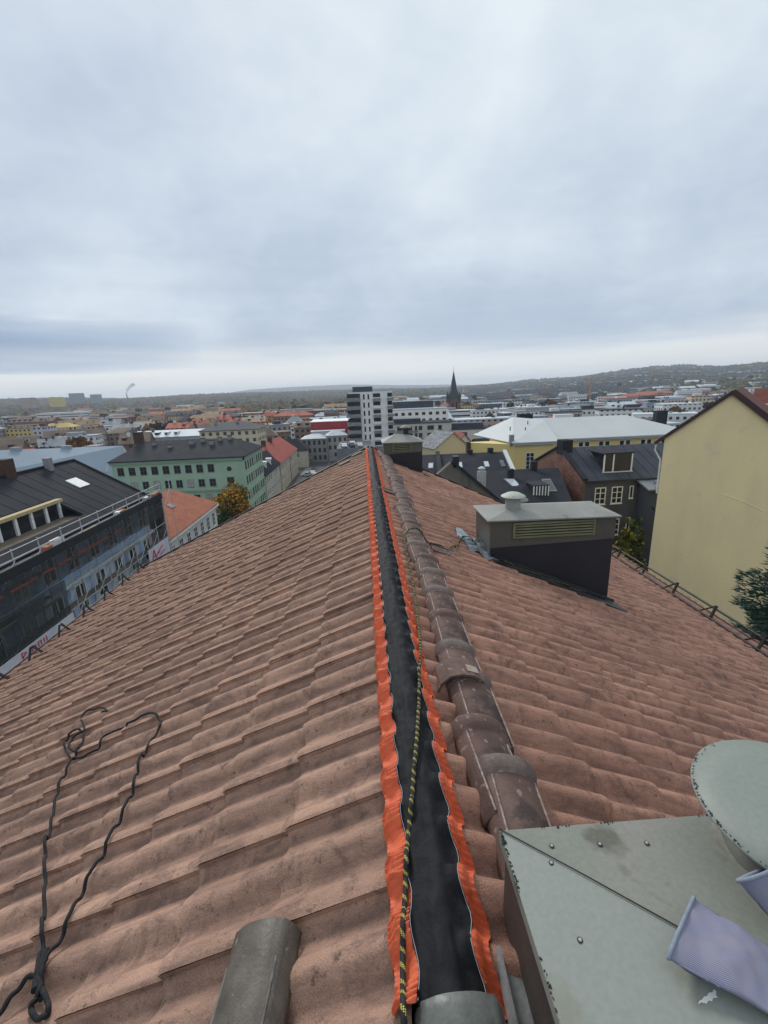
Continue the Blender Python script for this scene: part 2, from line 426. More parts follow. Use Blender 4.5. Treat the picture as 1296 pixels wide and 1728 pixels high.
for i, (d, side, v, yl, y, last) in enumerate(cand):
    M_ = slope_matrix(side, v, yl)
    jit = Matrix.Translation((rt.uniform(-.005, .005), 0, rt.uniform(-.001, .0025))) @ Matrix.Rotation(rt.uniform(-.006, .006), 4, 'Z') @ Matrix.Rotation(rt.uniform(-.006, .006), 4, 'X')
    M_ = M_ @ jit
    if i < 299 and d < 900:
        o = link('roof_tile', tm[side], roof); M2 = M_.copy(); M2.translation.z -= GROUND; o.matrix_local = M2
    else:
        V, Fc = bulk[side]; o0 = len(V)
        for p in tv:
            q = M_ @ Vector(p)
            lim = y_end(side, q.x)
            if q.y > lim: q.y = lim
            V.append((q.x, q.y, q.z-GROUND))
        Fc += [tuple(o0+a for a in f) for f in tf]
for side in (-1, 1):
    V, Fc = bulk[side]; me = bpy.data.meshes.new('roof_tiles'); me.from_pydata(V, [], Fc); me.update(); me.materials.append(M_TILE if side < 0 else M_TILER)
    nper = len(tf)
    sm = np.tile(np.array([i < ntop+14 for i in range(nper)]), len(Fc)//nper); me.polygons.foreach_set('use_smooth', sm)
    stuff(link('roof_tiles', me, roof))
# verge boards at the far gable
for side in (-1, 1):
    ev = EAVE_L if side < 0 else EAVE_R
    b = MB(); a0 = Vector((0, y_end(side, 0)+.02, .02-GROUND)); a1 = Vector((side*ev, y_end(side, ev)+.02, -ev*TS+.02-GROUND)); b.beam(a0, a1, .03, .14)
    part('verge_board', b, M_BLACK, own)
def surf(side, x, y):
    """height of the tile surface on the slope, in world z"""
    v = abs(x)/CS; j = (v-.06) % GAU
    if j < .055: j += GAU
    u = (y+4.5) % .30; u = .30-u if side < 0 else u
    if u < .009: u = .305
    return -abs(x)*TS+(prof(u)+.0225*(j/GAU)+.003)/CS

# snow guards along both eaves: each a part with brackets
def snow_guard(side, ev, y0, y1, step, kind):
    g = MB(); x = side*(ev-.10)
    zb = -abs(x)*TS
    def P(dx, y, h): return (side*(abs(x)+dx), y, zb-dx*TS+h-GROUND)
    if kind == 'rail':
        g.tube([P(.02, y0, .24), P(.02, y1, .24)], .016, 6); g.tube([P(-.04, y0, .07), P(-.04, y1, .07)], .018, 6); g.tube([P(-.01, y0, .15), P(-.01, y1, .15)], .010, 6)
    else:
        g.tube([P(.0, y0, .035), P(.0, y1, .035)], .018, 6); g.tube([P(.05, y0, .12), P(.05, y1, .12)], .013, 6)
    r = part('snow_guard', g, M_BLACK, own)
    br = MB()
    if kind == 'rail':
        br.beam((-side*.06, 0, .02), (side*.03, 0, .26), .035, .02); br.beam((side*.03, .01, .25), (-side*.04, .26, .04), .02, .02); br.beam((-side*.22, 0, .13), (-side*.04, 0, .05), .035, .012)
    else:
        br.beam((0, -.17, -.04), (side*.03, -.02, .19), .022, .022); br.beam((side*.03, .02, .19), (0, .17, -.04), .022, .022); br.beam((side*.03, 0, .19), (-side*.10, .06, .03), .016, .016)
    me = br.mesh('bracket', M_BLACK)
    y = y0+.3; k = 0
    while y < y1:
        o = link('bracket', me, r, P(0, y+(.0 if k % 2 else .0), .02)); y += step; k += 1
snow_guard(-1, EAVE_L, -2, y_end(-1, EAVE_L)-.1, .62, 'low')
snow_guard(1, EAVE_R, -2, y_end(1, EAVE_R)-.1, .80, 'rail')

# ------------------------------------------------------------------ underlay roll along the ridge
M_FAB = mat('black underlay fabric', (.0085, .009, .0105), .72, (.013, .0135, .016), 5, bump=.3, bs=55, fine=.12, fs=300, spec=.22)
M_ORA = mat('orange pleated edge', (.68, .125, .045), .6, (.56, .095, .036), 30, fine=.1, fs=200)
M_THR = mat('pale stitching', (.5, .52, .56), .8)
def smooth(a, b, x):
    t = min(1, max(0, (x-a)/(b-a))); return t*t*(3-2*t)
def roll(name, label, y0, y1, shift, dy, zoff):
    t = thing(name, label, 'ridge membrane', (0, y0, 0), 0)
    cols_l = [-.108, -.100, -.088, -.074, -.060, -.0535]
    cols_c = [-.054, -.048, -.040, -.030, -.018, -.006, .006, .018, .03, .042, .054, .066, .076, .085, .0915]
    cols_r = [.091, .098, .108, .118, .128, .136]
    ny = max(2, int((y1-y0)/dy))
    def edge(y, s):
        u = (y+4.5) % .30
        w = math.cos(2*PI*(y*1.0-(.02 if s < 0 else .05))/.15)
        return s*(.006 if s < 0 else .011)*w+.005*noise.noise(Vector((y*1.7, s*9, 0)))+.0035*noise.noise(Vector((y*5, s*3, 4)))
    def zed(x, y, kind):
        side = -1 if x < 0 else 1
        zt = surf(side, x, y)+.004 if abs(x) > .05 else surf(side, math.copysign(.05, x), y)+.004+(.05-abs(x))*TS
        board = .052-.10*smooth(.012, .085, abs(x-.02))
        env = -abs(x)*TS+.0485-.012*max(0, noise.noise(Vector((y*3.1, side*5, 21))))
        # fabric hangs between the tile crests instead of following them exactly
        k = smooth(.055, .085, -x) if x < 0 else smooth(.092, .125, x); z = max(board, env)*(1-k)+(zt+.002)*k
        if kind == 'c':
            a = Vector((x*34, y*5, 0)); b = Vector((x*60, y*22, 7)); c_ = Vector((x*18+2, y*2.6, 3))
            z += .020*(.4-abs(noise.noise(a)))+.006*noise.noise(b)+.010*noise.noise(c_)+.007*(.4-abs(noise.noise(Vector((x*26+y*7, y*13, 31)))))
            z += .004*max(0, noise.noise(Vector((x*60+y*4, y*6, 11))))
        else:
            pl = max(0, math.sin(2*PI*(y+.10)/.15+(.3 if side > 0 else 2.0))*.9+.45+.8*noise.noise(Vector((y*2.2, side*7, 2))))
            pl = min(pl, 1.15); per = .0150
            pass
        if abs(x) > .055: z = max(z, surf(side, x, y)+.0030)
        if kind != 'c': z += .0034*(1+max(pl, .25)*1.5*math.sin(2*PI*(y+.25*x*(1 if side > 0 else -1))/per))
        return z+zoff
    for nm, cols, mt, kind in (('black_band', cols_c, M_FAB, 'c'), ('orange_band', cols_l, M_ORA, 'o'), ('orange_band', cols_r, M_ORA, 'o')):
        V = []; Fc = []; n = len(cols); nyy = ny if kind == 'o' else ny//3
        for k in range(nyy+1):
            y = y0+(y1-y0)*k/nyy
            for i, c in enumerate(cols):
                w = min(1, max(0, (c-.02)/.09)) if c > .02 else min(1, max(0, (.02-c)/.075))
                s = 1 if c > .02 else -1
                e = edge(y, s)*w
                if kind == 'o' and ((s < 0 and i == 0) or (s > 0 and i == n-1)): e += s*.0008*math.sin(2*PI*y/.0115)
                if kind == 'c' and i in (0, n-1): pass
                x = c+e+shift
                V.append((x, y-y0, zed(x, y, kind)+(.0022 if kind == 'c' and i in (0, 1, n-2, n-1) else 0)))
        for k in range(nyy):
            for i in range(n-1): Fc.append((k*n+i, k*n+i+1, (k+1)*n+i+1, (k+1)*n+i))
        nv = len(V)
        V += [(x, y, z-.0012) for x, y, z in V]; Fc += [tuple(nv+a for a in reversed(f)) for f in list(Fc)]
        me = bpy.data.meshes.new(nm); me.from_pydata(V, [], Fc); me.update(); me.materials.append(mt)
        me.polygons.foreach_set('use_smooth', [True]*len(Fc)); link(nm, me, t)
    for s, c in ((-1, -.0515), (1, .089)):
        pts = []
        k = 0; st = .02 if y1 < 3 else .06
        while y0+k*st <= y1:
            y = y0+k*st; w = min(1, max(0, (c-.02)/.09)) if c > .02 else min(1, max(0, (.02-c)/.075)); x = c+edge(y, s)*w+shift
            pts.append((x, y-y0, zed(x, y, 'c')+.0038)); k += 1
        b = MB(); b.tube(pts, .0008, 4); part('seam', b, M_THR, t)
    return t
roll('ridge_membrane_roll', 'near length of black ridge membrane with pleated orange edges', .625, 2.42, 0.0, .0021, .002)
roll('ridge_membrane_roll', 'far length of black ridge membrane with orange edges, reaching the roof end', 2.36, 10.4, .004, .0034, -.001)

# ------------------------------------------------------------------ ropes
def rope_mat(name, base, fleck):
    mt = bpy.data.materials.new(name); mt.use_nodes = True; nt = mt.node_tree; N = nt.nodes; L = nt.links; P = N['Principled BSDF']; P.inputs['Roughness'].default_value = .75
    uv = N.new('ShaderNodeUVMap'); s = N.new('ShaderNodeSeparateXYZ'); L.new(uv.outputs[0], s.inputs[0])
    def M(op, a, b=0.):
        n = N.new('ShaderNodeMath'); n.operation = op
        for i, v in enumerate((a, b)):
            if isinstance(v, (int, float)): n.inputs[i].default_value = v
            else: L.new(v, n.inputs[i])
        return n.outputs[0]
    u, v = s.outputs[0], s.outputs[1]
    h1 = M('FRACT', M('ADD', M('MULTIPLY', v, 33.), M('MULTIPLY', u, 1.0)))        # helical bands
    band = M('LESS_THAN', h1, .30)
    ck = N.new('ShaderNodeTexChecker'); ck.inputs['Scale'].default_value = 1.0
    c = N.new('ShaderNodeCombineXYZ'); L.new(M('ADD', M('MULTIPLY', u, 10.), M('MULTIPLY', v, 300.)), c.inputs[0]); L.new(M('SUBTRACT', M('MULTIPLY', v, 300.), M('MULTIPLY', u, 10.)), c.inputs[1]); L.new(c.outputs[0], ck.inputs[0])
    f = M('MULTIPLY', band, ck.outputs['Fac'])
    x = N.new('ShaderNodeMix'); x.data_type = 'RGBA'; L.new(f, x.inputs[0]); x.inputs[6].default_value = (*base, 1); x.inputs[7].default_value = (*fleck, 1); L.new(x.outputs[2], P.inputs['Base Color'])
    bn = N.new('ShaderNodeBump'); bn.inputs['Strength'].default_value = .8; bn.inputs['Distance'].default_value = .001; L.new(ck.outputs['Fac'], bn.inputs['Height']); L.new(bn.outputs[0], P.inputs['Normal'])
    return mt
M_ROPE_Y = rope_mat('black yellow rope', (.014, .014, .016), (.62, .50, .07))
M_ROPE_K = mat('black cord', (.008, .0085, .010), .8, (.014, .014, .017), 60, bump=.8, bs=400, bd=.002)
def spline(pts, n=10):
    P = [Vector(p) for p in pts]; out = []
    P = [P[0]*2-P[1]]+P+[P[-1]*2-P[-2]]
    for i in range(1, len(P)-2):
        for k in range(n):
            t = k/n; a, b, c, d = P[i-1:i+3]
            out.append(.5*((2*b)+(c-a)*t+(2*a-5*b+4*c-d)*t*t+(3*b-a-3*c+d)*t**3))
    out.append(P[-2]); return out
zr = lambda x, y, h=.012: surf(1, x, y)+h
rp = [(-.092, .50, .012), (-.088, .62, .015), (-.079, .74, .018), (-.062, .86, .026), (-.045, .97, .034), (-.022, 1.08, .052), (0, 1.2, .066), (.03, 1.36, .064), (.062, 1.57, .056), (.09, 1.78, .046), (.118, 1.96, .024), (.135, 2.14, .010), (.15, 2.34, -.002), (.165, 2.6, -.010), (.18, 2.9, -.022), (.19, 3.2, -.028), (.196, 3.5, -.034), (.2, 3.72, -.03),
      (.215, 3.86, .0), (.25, 3.93, .032), (.31, 3.96, .046), (.37, 3.98, .018), (.41, 4.01, -.06), (.47, 4.03, -.155), (.56, 4.06, -.20), (.66, 4.10, -.25), (.76, 4.22, -.29), (.85, 4.48, -.33), (.93, 4.72, -.37), (1.02, 4.80, -.40), (1.10, 4.74, -.44), (1.2, 4.55, -.49), (1.3, 4.34, -.53), (1.6, 4.31, -.66), (1.9, 4.31, -.80), (2.2, 4.33, -.93), (2.5, 4.38, -1.04)]
def lie(p):
    x, y, z = p
    if x > .155:
        if x < .205 or x > .42:
            hz_ = max(surf(1, x+a, y+c) for a in (-.01, 0, .01) for c in (-.02, 0, .02))
            return Vector((x, y, max(z, hz_+.011)))
        return p
    s_ = 1 if x > 0 else -1
    return Vector((x, y, max(z*0-1, -abs(x)*TS+.0485+.016, .052-.10*smooth(.012, .085, abs(x-.02))+.018, surf(s_, x, y)+.012)))
b = MB(); b.tube([lie(p) for p in spline(rp, 12)], .0072, 8)
tag(part('safety_rope', b, M_ROPE_Y, None), 'black rope with yellow flecks lying along the orange and black ridge membrane', 'rope')
kz = lambda x, y, h=.0: max([surf(-1, x+a, y+c) for a in (-.012, 0, .012) for c in (-.02, 0, .02)]+[-abs(x)*TS+.046])+h
zl = lambda x, y, h=.010: surf(-1, x, y)+h
def leftpts(px):
    out = []
    n_ = Vector((-SS, 0, CS))
    for x, y in px:
        r = _ray(x, y); nn = np.array(n_); t = (.055-CAM@nn)/(r@nn); p = CAM+r*t; out.append((p[0], p[1]))
    return out
kp = leftpts([(62, 1668), (66, 1640), (73, 1590), (75, 1540), (77, 1480), (78, 1430), (85, 1400), (100, 1330), (122, 1288), (136, 1262), (143, 1240), (132, 1236), (114, 1248), (110, 1262), (118, 1280), (136, 1286), (152, 1276), (166, 1262), (175, 1248), (188, 1240), (205, 1232), (228, 1222), (246, 1210), (262, 1208), (272, 1220), (262, 1240), (240, 1280), (231, 1310), (222, 1345), (200, 1390), (180, 1430), (165, 1462), (145, 1495), (120, 1550), (98, 1592), (80, 1625), (72, 1650), (70, 1690)])
b = MB(); b.tube([Vector((x, y, kz(x, y, .009)+(.006 if 9 < i/8 < 16 else 0))) for i, (x, y) in enumerate([(p.x, p.y) for p in spline([(a, c, 0) for a, c in kp], 8)])], .0068, 7)
t = thing('black_rope', 'thin black rope laid in a long loop with an eye knot on the left slope', 'rope', (0, 0, 0))
part('loop', b, M_ROPE_K, t)
kp = leftpts([(138, 1256), (128, 1268), (116, 1262), (124, 1246), (142, 1234), (140, 1222), (137, 1212), (150, 1200), (168, 1196), (181, 1200), (172, 1204)]); 
b = MB(); b.tube([Vector((p.x, p.y, -abs(p.x)*TS+.068+.006*math.sin(i*.5))) for i, p in enumerate(spline([(a, c, 0) for a, c in kp], 8))], .0062, 7); part('tail', b, M_ROPE_K, t)
kp = leftpts([(154, 1268), (162, 1258), (170, 1246), (168, 1226), (160, 1212)])
kp = leftpts([(-30, 1760), (0, 1715), (25, 1682), (48, 1655), (62, 1650), (70, 1668), (62, 1690), (54, 1705), (60, 1720), (75, 1722), (84, 1708), (80, 1690), (70, 1668), (66, 1650), (72, 1632)])
b = MB(); b.tube([Vector((p.x, p.y, -abs(p.x)*TS+.068+.010*math.sin(i*.33)**2)) for i, p in enumerate(spline([(a, c, 0) for a, c in kp], 8))], .0078, 8); part('eye_knot', b, M_ROPE_K, t)
kp = leftpts([(61, 1676), (64, 1660), (68, 1644), (73, 1626), (80, 1608)])
b = MB(); b.tube([Vector((p.x, p.y, -abs(p.x)*TS+.074)) for p in spline([(a, c, 0) for a, c in kp], 4)], .012, 8); part('whipping', b, M_ROPE_K, t)

# ------------------------------------------------------------------ loose ridge tiles
M_RT = mat('loose ridge tile', (.085, .048, .038), .75, (.140, .084, .067), 9, fac=(.38, .66), fine=.22, fs=260, bump=.4, bs=120, bd=.003, spots=[((.26, .20, .17), 34, .61), ((.045, .03, .027), 6, .60)])
M_RT2 = mat('loose ridge tile light', (.105, .060, .048), .75, (.16, .10, .082), 8, fine=.22, fs=260, bump=.4, bs=120, bd=.003, spots=[((.28, .22, .19), 28, .60), ((.05, .035, .03), 7, .6)])
M_WORN = mat('worn rib', (.36, .29, .25), .85, (.22, .14, .12), 45, fine=.2, fs=200)
M_GREYT = mat('dark glazed ridge tile', (.075, .062, .050), .45, (.135, .115, .092), 12, fine=.22, fs=260, bump=.3, bs=90, bd=.003, spots=[((.22, .23, .20), 40, .66), ((.03, .03, .028), 9, .6)])
def ridge_geo(L=.42, w=.106, h=.094, mt=None, name='body', collar=1.15, taper=.09):
    """arched tile: round back, two raised ribs, flanges, thick edge and a collar at the far end"""
    outer = []
    n = 22
    for i in range(n+1):
        a = PI*i/n; ca, sa = math.cos(a), math.sin(a)
        x = w*(abs(ca)**.82)*(1 if ca > 0 else -1)*(1.0); z = h*(sa**.8)
        rib = .0055*math.exp(-((abs(ca)-.74)/.055)**2)
        outer.append((x+rib*ca, z+rib*sa))
    rows = [(0, 0.0, 0), (.006, .003, 0), (.32*L/.42, .0, 0), (.345*L/.42, .0, 0), (.355*L/.42, .0085, 1), (.40*L/.42, .0115, 1), (.412*L/.42, .0095, 1), (.42*L/.42, .002, 1)]
    mb = MB(); V = []; Fc = []
    th = .013
    for y, e, c in rows:
        for x, z in outer:
            r = math.hypot(x, z)+1e-6; e2 = e*collar; s = (r+e2)/r; V.append((x*s, y, z*s))
        for x, z in outer:
            r = math.hypot(x, z)+1e-6; s = (r+e*.6-th)/r; V.append((x*s, y, z*s))
    V = [(x*(1-taper*(1-y/L)), y, z*(1-taper*(1-y/L))) for x, y, z in V]
    m_ = n+1
    for k in range(len(rows)-1):
        for i in range(n):
            a = k*2*m_+i; b_ = (k+1)*2*m_+i
            Fc.append((a, a+1, b_+1, b_)); a += m_; b_ += m_; Fc.append((a, b_, b_+1, a+1))
        for i in (0, n):
            a = k*2*m_+i; b_ = (k+1)*2*m_+i; Fc.append((a, b_, b_+m_, a+m_) if i == 0 else (a, a+m_, b_+m_, b_))
    mb.add(V, Fc, True)
    for fi in range(len(Fc)):
        if fi >= 2*(n+1)*3: mb.mi[fi] = 1
    for k in (0, len(rows)-1):
        o = k*2*m_
        mb.add([V[o+i] for i in range(2*m_)], [((i, m_+i, m_+i+1, i+1) if k == 0 else (i, i+1, m_+i+1, m_+i)) for i in range(n)])
    return mb
rib = MB()
def ribs(L, w=.102, h=.090, side=1):
    mb = MB()
    for s in (side,):
        for c0 in (.70,):
            a = math.acos(c0); x = w*c0**.82; z = h*math.sin(a)**.8
            mb.tube([(s*(x+.004), .004+.334*L/.42*k/6, z+.0045) for k in range(7)], .0042, 6)
    return mb
M_COL = mat('frosted collar', (.17, .13, .112), .75, (.10, .07, .06), 14, fac=(.35, .6), fine=.2, fs=200, spots=((.38, .34, .31), 12, .60), bump=.3, bs=80, bd=.003)
me_body = [ridge_geo().mesh('body', [M_RT, M_RT]), ridge_geo().mesh('body', [M_RT2, M_COL]), ridge_geo().mesh('body', [M_RT, M_COL])]; me_ribs = [ribs(.42, side=s).mesh('rib', M_WORN) for s in (-1, 1)]
me_screw = (lambda b_: (b_.lathe([(.009, 0), (.009, .003), (.004, .006)], n=8), b_)[1])(MB()).mesh('screw', mat('zinc', (.5, .52, .54), .4, metal=.8))
ys = [.885, 1.10, 1.40, 1.68, 2.02, 2.36, 2.66, 2.97, 3.28, 3.60, 3.96, 4.32, 4.68, 5.05, 5.42, 5.78, 6.15, 6.53, 6.90, 7.27, 7.65, 8.02, 8.40, 8.78, 9.16, 9.54]
names_ = ['nearest loose brown ridge tile, tucked against the corner of the green metal hood', 'second loose ridge tile from the green metal hood, speckled brown',
          'third loose ridge tile from the green metal hood, with pale frosted collar', 'fourth loose ridge tile from the green hood, just before the short clipped cap tile',
          'loose ridge tile just beyond the short clipped cap tile', 'loose ridge tile with pale collar, two beyond the clipped cap tile', 'loose brown ridge tile with a zinc screw in its back',
          'loose ridge tile next beyond the one with the zinc screw', 'loose ridge tile second beyond the one with the zinc screw', 'loose ridge tile just before the rope crosses the row',
          'loose ridge tile that the safety rope is laid over']
ORD = ['first', 'second', 'third', 'fourth', 'fifth', 'sixth', 'seventh', 'eighth', 'ninth', 'tenth', 'eleventh', 'twelfth', 'thirteenth', 'fourteenth', 'fifteenth', 'last']
for i, y in enumerate(ys):
    lab = names_[i] if i < len(names_) else '%s loose ridge tile beyond the one the rope crosses' % ORD[i-len(names_)]
    x = .315+rt.uniform(-.012, .012)
    if y > 8: x -= .05*(y-8)
    t = thing('ridge_tile', lab, 'ridge tile', (x, y, -x*TS+.030), 0, 'loose ridge tiles laid in a row beside the ridge' )
    t.rotation_euler = (rt.uniform(-.015, .03)+.034, SL*.8+rt.uniform(-.12, .12), rt.uniform(-.08, .08))
    link('body', me_body[(i*2+1) % 3], t); [link('rib', q_, t) for q_ in me_ribs]
    if i == 6: link('screw', me_screw, t, (0, .12, .098))
# short cap tile with a square clip
t = thing('cap_tile', 'short faceted cap tile with a pale square clip patch, on top of the loose row', 'ridge tile', (.280, 1.735, -.112+.045)); t.rotation_euler = (.03, SL*.6, .06); t.scale = (.86, .86, .86)
V = [(-.135, .10), (-.128, .14), (-.085, .185), (0.0, .20), (.07, .185), (.118, .14), (.128, .10)]
mb = MB(); pts = [(-.138, 0, -.035), (-.13, 0, .045), (-.09, 0, .1), (-.03, 0, .122), (.04, 0, .122), (.1, 0, .098), (.13, 0, .04), (.12, 0, .04), (.09, 0, .085), (.03, 0, .108), (-.03, 0, .108), (-.08, 0, .09), (-.118, 0, .04), (-.126, 0, -.035)]
mb.prism(pts, (0, .15, 0)); part('body', mb, M_RT2, t)
mb = MB(); mb.prism([(.01, .03, .1235), (.075, .03, .1135), (.075, .085, .1135), (.01, .085, .1235)], (0, 0, .006)); part('clip', mb, mat('pale patch', (.40, .31, .25), .8, (.33, .25, .2), 30), t)
# ridge tile lying low on the left slope
t = thing('ridge_tile', 'single dark grey brown ridge tile lying on the left slope at the bottom edge', 'ridge tile', (-.462, .455, -.462*TS+.064)); t.rotation_euler = (.0, -SL*.85, -.07)
link('body', ridge_geo(w=.092, h=.085, collar=0.0, taper=.03).mesh('body', [M_GREYT, M_GREYT]), t); [link('rib', ribs(.42, .088, .080, s_).mesh('rib', mat('grey rib', (.17, .16, .135), .6, (.09, .08, .07), 40)), t) for s_ in (-1, 1)]
# grey ridge tile below the near end of the membrane
t = thing('ridge_tile', 'smooth grey ridge tile at the bottom edge that the membrane runs out over', 'ridge tile', (.030, .212, -.030)); t.rotation_euler = (.02, 0, 0)
link('body', ridge_geo(w=.095, h=.085, collar=.4).mesh('body', mat('smooth grey', (.085, .09, .082), .4, (.15, .155, .14), 18, bump=.2, fine=.1)), t)
# folded lead sheet and hose beside the hood
t = thing('lead_sheet', 'folded grey lead sheet between the orange edge and the green hood', 'lead sheet', (.172, .60, -.075+.03)); t.rotation_euler = (.05, SL, 0)
mb = MB(); mb.box((-.035, -.12, 0), (.075, .14, .004)); mb.box((-.039, -.12, 0), (-.033, .14, .028)); part('sheet', mb, mat('lead', (.20, .205, .20), .55, (.28, .285, .28), 20, bump=.3, bs=60), t)
b = MB(); b.tube(spline([(.128, .36, -.035), (.132, .46, -.012), (.148, .545, .012), (.165, .56, .02), (.178, .53, .012), (.182, .44, -.01), (.18, .34, -.03)], 8), .008, 8)
tag(part('black_hose', b, M_ROPE_K, None), 'short bend of black hose at the foot of the green hood', 'hose')
# a spare roof tile slid under the row, and one more further up
for (x, y, r, lab) in ((.60, 3.97, .05, 'loose roof tile lying face up right of the row, below the rope'), (.16, 5.9, .1, 'loose roof tile end sticking out left of the row of ridge tiles')):
    t = thing('loose_roof_tile', lab, 'roof tile', (x, y, -x*TS+.05)); t.rotation_euler = (0, SL, r)
    mb = MB(); mb.box((-.14, -.10, 0), (.12, .10, .014)); mb.box((-.14, .07, .014), (.12, .1, .022)); part('body', mb, M_RT, t)
# ------------------------------------------------------------------ ventilation chimney on the right slope
M_CAPM = mat('weathered pale cap metal', (.29, .29, .265), .6, (.22, .215, .195), 2.2, fine=.08, fs=60, spots=((.16, .155, .135), 7, .66), metal=.0)
M_OLIVE = mat('olive grey sheet', (.085, .082, .068), .5, (.11, .105, .09), 2, fine=.08, fs=50)
M_LOUV = mat('olive louvre', (.20, .195, .105), .5, (.15, .15, .085), 6)
M_DKSH = mat('dark blue black sheet', (.022, .0225, .030), .42, (.030, .030, .036), 1.6, fine=.1, fs=60, bump=.15, bs=3, bd=.01)
M_FLASH = mat('black flashing', (.02, .022, .026), .5, (.045, .047, .05), 5, bump=.2)
M_ZINC = mat('crinkled zinc', (.42, .47, .52), .35, (.26, .31, .36), 9, metal=.6, bump=.4, bs=30)
M_RIVET = mat('rivet', (.10, .11, .10), .4, metal=.5)
M_HOLE = mat('dark inside', (.006, .006, .007), .9)
def chimney(label, x0, x1, y0, y1, zt, zband, zb, lx0, lx1, lz0, lz1, ridge, capz, nsl, skew=0.0):
    t = thing('ventilation_chimney', label, 'chimney', (x0, y0, 0))
    w, d = x1-x0, y1-y0
    b = MB(); b.prism([(0, 0, zb), (w, 0, zb-.5), (w, 0, zband+.02), (0, 0, zband-.02)], (0, d, 0)); part('lower_cladding', b, M_DKSH, t)
    b = MB(); b.prism([(-.008, -.008, zband-.02), (w+.008, -.008, zband+.02), (w+.008, -.008, zt-skew), (-.008, -.008, zt)], (0, d+.016, 0)); part('upper_cladding', b, M_OLIVE, t)
    # hipped lid
    b = MB(); o = .045; e = zt+.005; r = capz
    c = [(-o, -o, e), (w+o, -o, e-skew), (w+o, d+o, e-skew), (-o, d+o, e), (ridge[0], d/2, r), (ridge[1], d/2, r-skew)]
    c2 = [(p[0], p[1], p[2]-.014) for p in c[:4]]
    b.add(c+c2, [(0, 1, 5, 4), (2, 3, 4, 5), (1, 2, 5), (3, 0, 4), (0, 6, 7, 1), (1, 7, 8, 2), (2, 8, 9, 3), (3, 9, 6, 0), (9, 8, 7, 6)])
    part('lid', b, M_CAPM, t)
    # louvre: dark box, frame, slats
    b = MB(); a0, a1 = lx0-x0, lx1-x0
    for p, q in (((a0, -.028, lz0), (a1, -.006, lz0+.022)), ((a0, -.028, lz1-.022), (a1, -.006, lz1)), ((a0, -.027, lz0+.022), (a0+.022, -.006, lz1-.022)), ((a1-.022, -.027, lz0+.022), (a1, -.006, lz1-.022))): b.box(p, q)
    fr = part('louvre_frame', b, M_LOUV, t)
    b = MB(); b.box((a0+.02, -.0145, lz0+.02), (a1-.02, -.009, lz1-.02)); part('louvre_back', b, M_HOLE, fr)
    h = (lz1-lz0-.05)/nsl
    s = MB(); s.prism([(a0+.023, -.0145, 0), (a0+.023, -.034, -h*.62), (a0+.023, -.031, -h*.66), (a0+.023, -.0115, -.004)], (a1-a0-.046, 0, 0)); sm = s.mesh('slat', M_LOUV)
    for k in range(nsl): link('slat', sm, fr, (0, .004, lz1-.028-k*h))
    return t
ch = chimney('near black chimney with olive louvre and pale hipped lid on the right slope', 1.165, 2.50, 4.38, 4.95, -.045, -.335, -.62, 1.40, 2.28, -.255, -.085, (.36, 1.10), .035, 4, .018)
def cowl(parent, x, y, zb, r, zc, rc, mt, mtp, fl=None):
    b = MB(); b.lathe([(r*1.25, zb-.03), (r*1.02, zb+.01), (r, zb+.02), (r, zc-.01), (r*.9, zc)], (x, y, 0), 20); part('cowl_pipe', b, mtp, parent)
    b = MB(); b.lathe([(rc, zc-.022), (rc+.004, zc-.018), (rc, zc-.012), (rc*.55, zc+.018), (rc*.12, zc+.032), (.002, zc+.034)], (x, y, 0), 28); part('cowl_hat', b, mt, parent)
cowl(ch, 1.468-1.165, 4.60-4.38, -.02, .082, .165, .128, mat('pale green hat', (.46, .48, .40), .6, (.38, .40, .33), 8, spots=((.2, .2, .16), 20, .64)), M_CAPM)
t = thing('roof_vent_pipe', 'small vent pipe with peaked hat just behind the near black chimney', 'vent pipe', (1.80, 5.35, -.82))
b = MB(); b.lathe([(.075, 0), (.06, .05), (.06, .72)], n=16); part('pipe', b, M_CAPM, t)
b = MB(); b.lathe([(.115, .72), (.115, .735), (.03, .79), (.003, .80)], n=20); part('hat', b, M_CAPM, t)
# rivet dots on the cladding of the near chimney
rv = MB(); rv.lathe([(.0035, 0), (.003, .003)], n=6); 
# flashings around the chimney
def on_slope(pts, lift): return [(x, y, -x*TS+lift) for x, y in pts]
t = thing('chimney_flashing', 'long black pointed flashing strip under the near chimney', 'flashing', (0, 0, 0))
b = MB(); b.slab(on_slope([(1.17, 4.36), (1.20, 4.27), (2.62, 4.17), (2.66, 4.22), (2.52, 4.36)], .075), .012); part('apron', b, M_FLASH, t)
for k in range(6):
    x0 = 1.30+k*.215
    b = MB(); b.slab(on_slope([(x0, 4.275), (x0+.2, 4.258), (x0+.2, 4.235), (x0+.03, 4.232)], .068-.002*k), .045); part('fold', b, M_FLASH, t)
b = MB(); b.beam((1.2, 4.345, -1.2*TS+.10), (2.55, 4.335, -2.55*TS+.10), .022, .03); part('ridge_strip', b, M_FLASH, t)
t = thing('lead_flashing', 'crinkled pale zinc flashing on the tiles at the upper side of the near chimney', 'flashing', (0, 0, 0))
V = []; Fc = []; nx, ny = 34, 22
for i in range(nx+1):
    for j in range(ny+1):
        a = i/nx; c_ = j/ny
        x = .93+.30*a+.02*math.sin(c_*7); y = 4.36+.72*c_-.10*a+.03*math.sin(a*9)
        V.append((x, y, max(surf(1, x, y), -x*TS+.040)+.016+.008*noise.noise(Vector((x*14, y*9, 0)))))
for i in range(nx):
    for j in range(ny): q = i*(ny+1)+j; Fc.append((q, q+ny+1, q+ny+2, q+1))
b = MB(); b.add(V, Fc, True); part('sheet', b, M_ZINC, t)

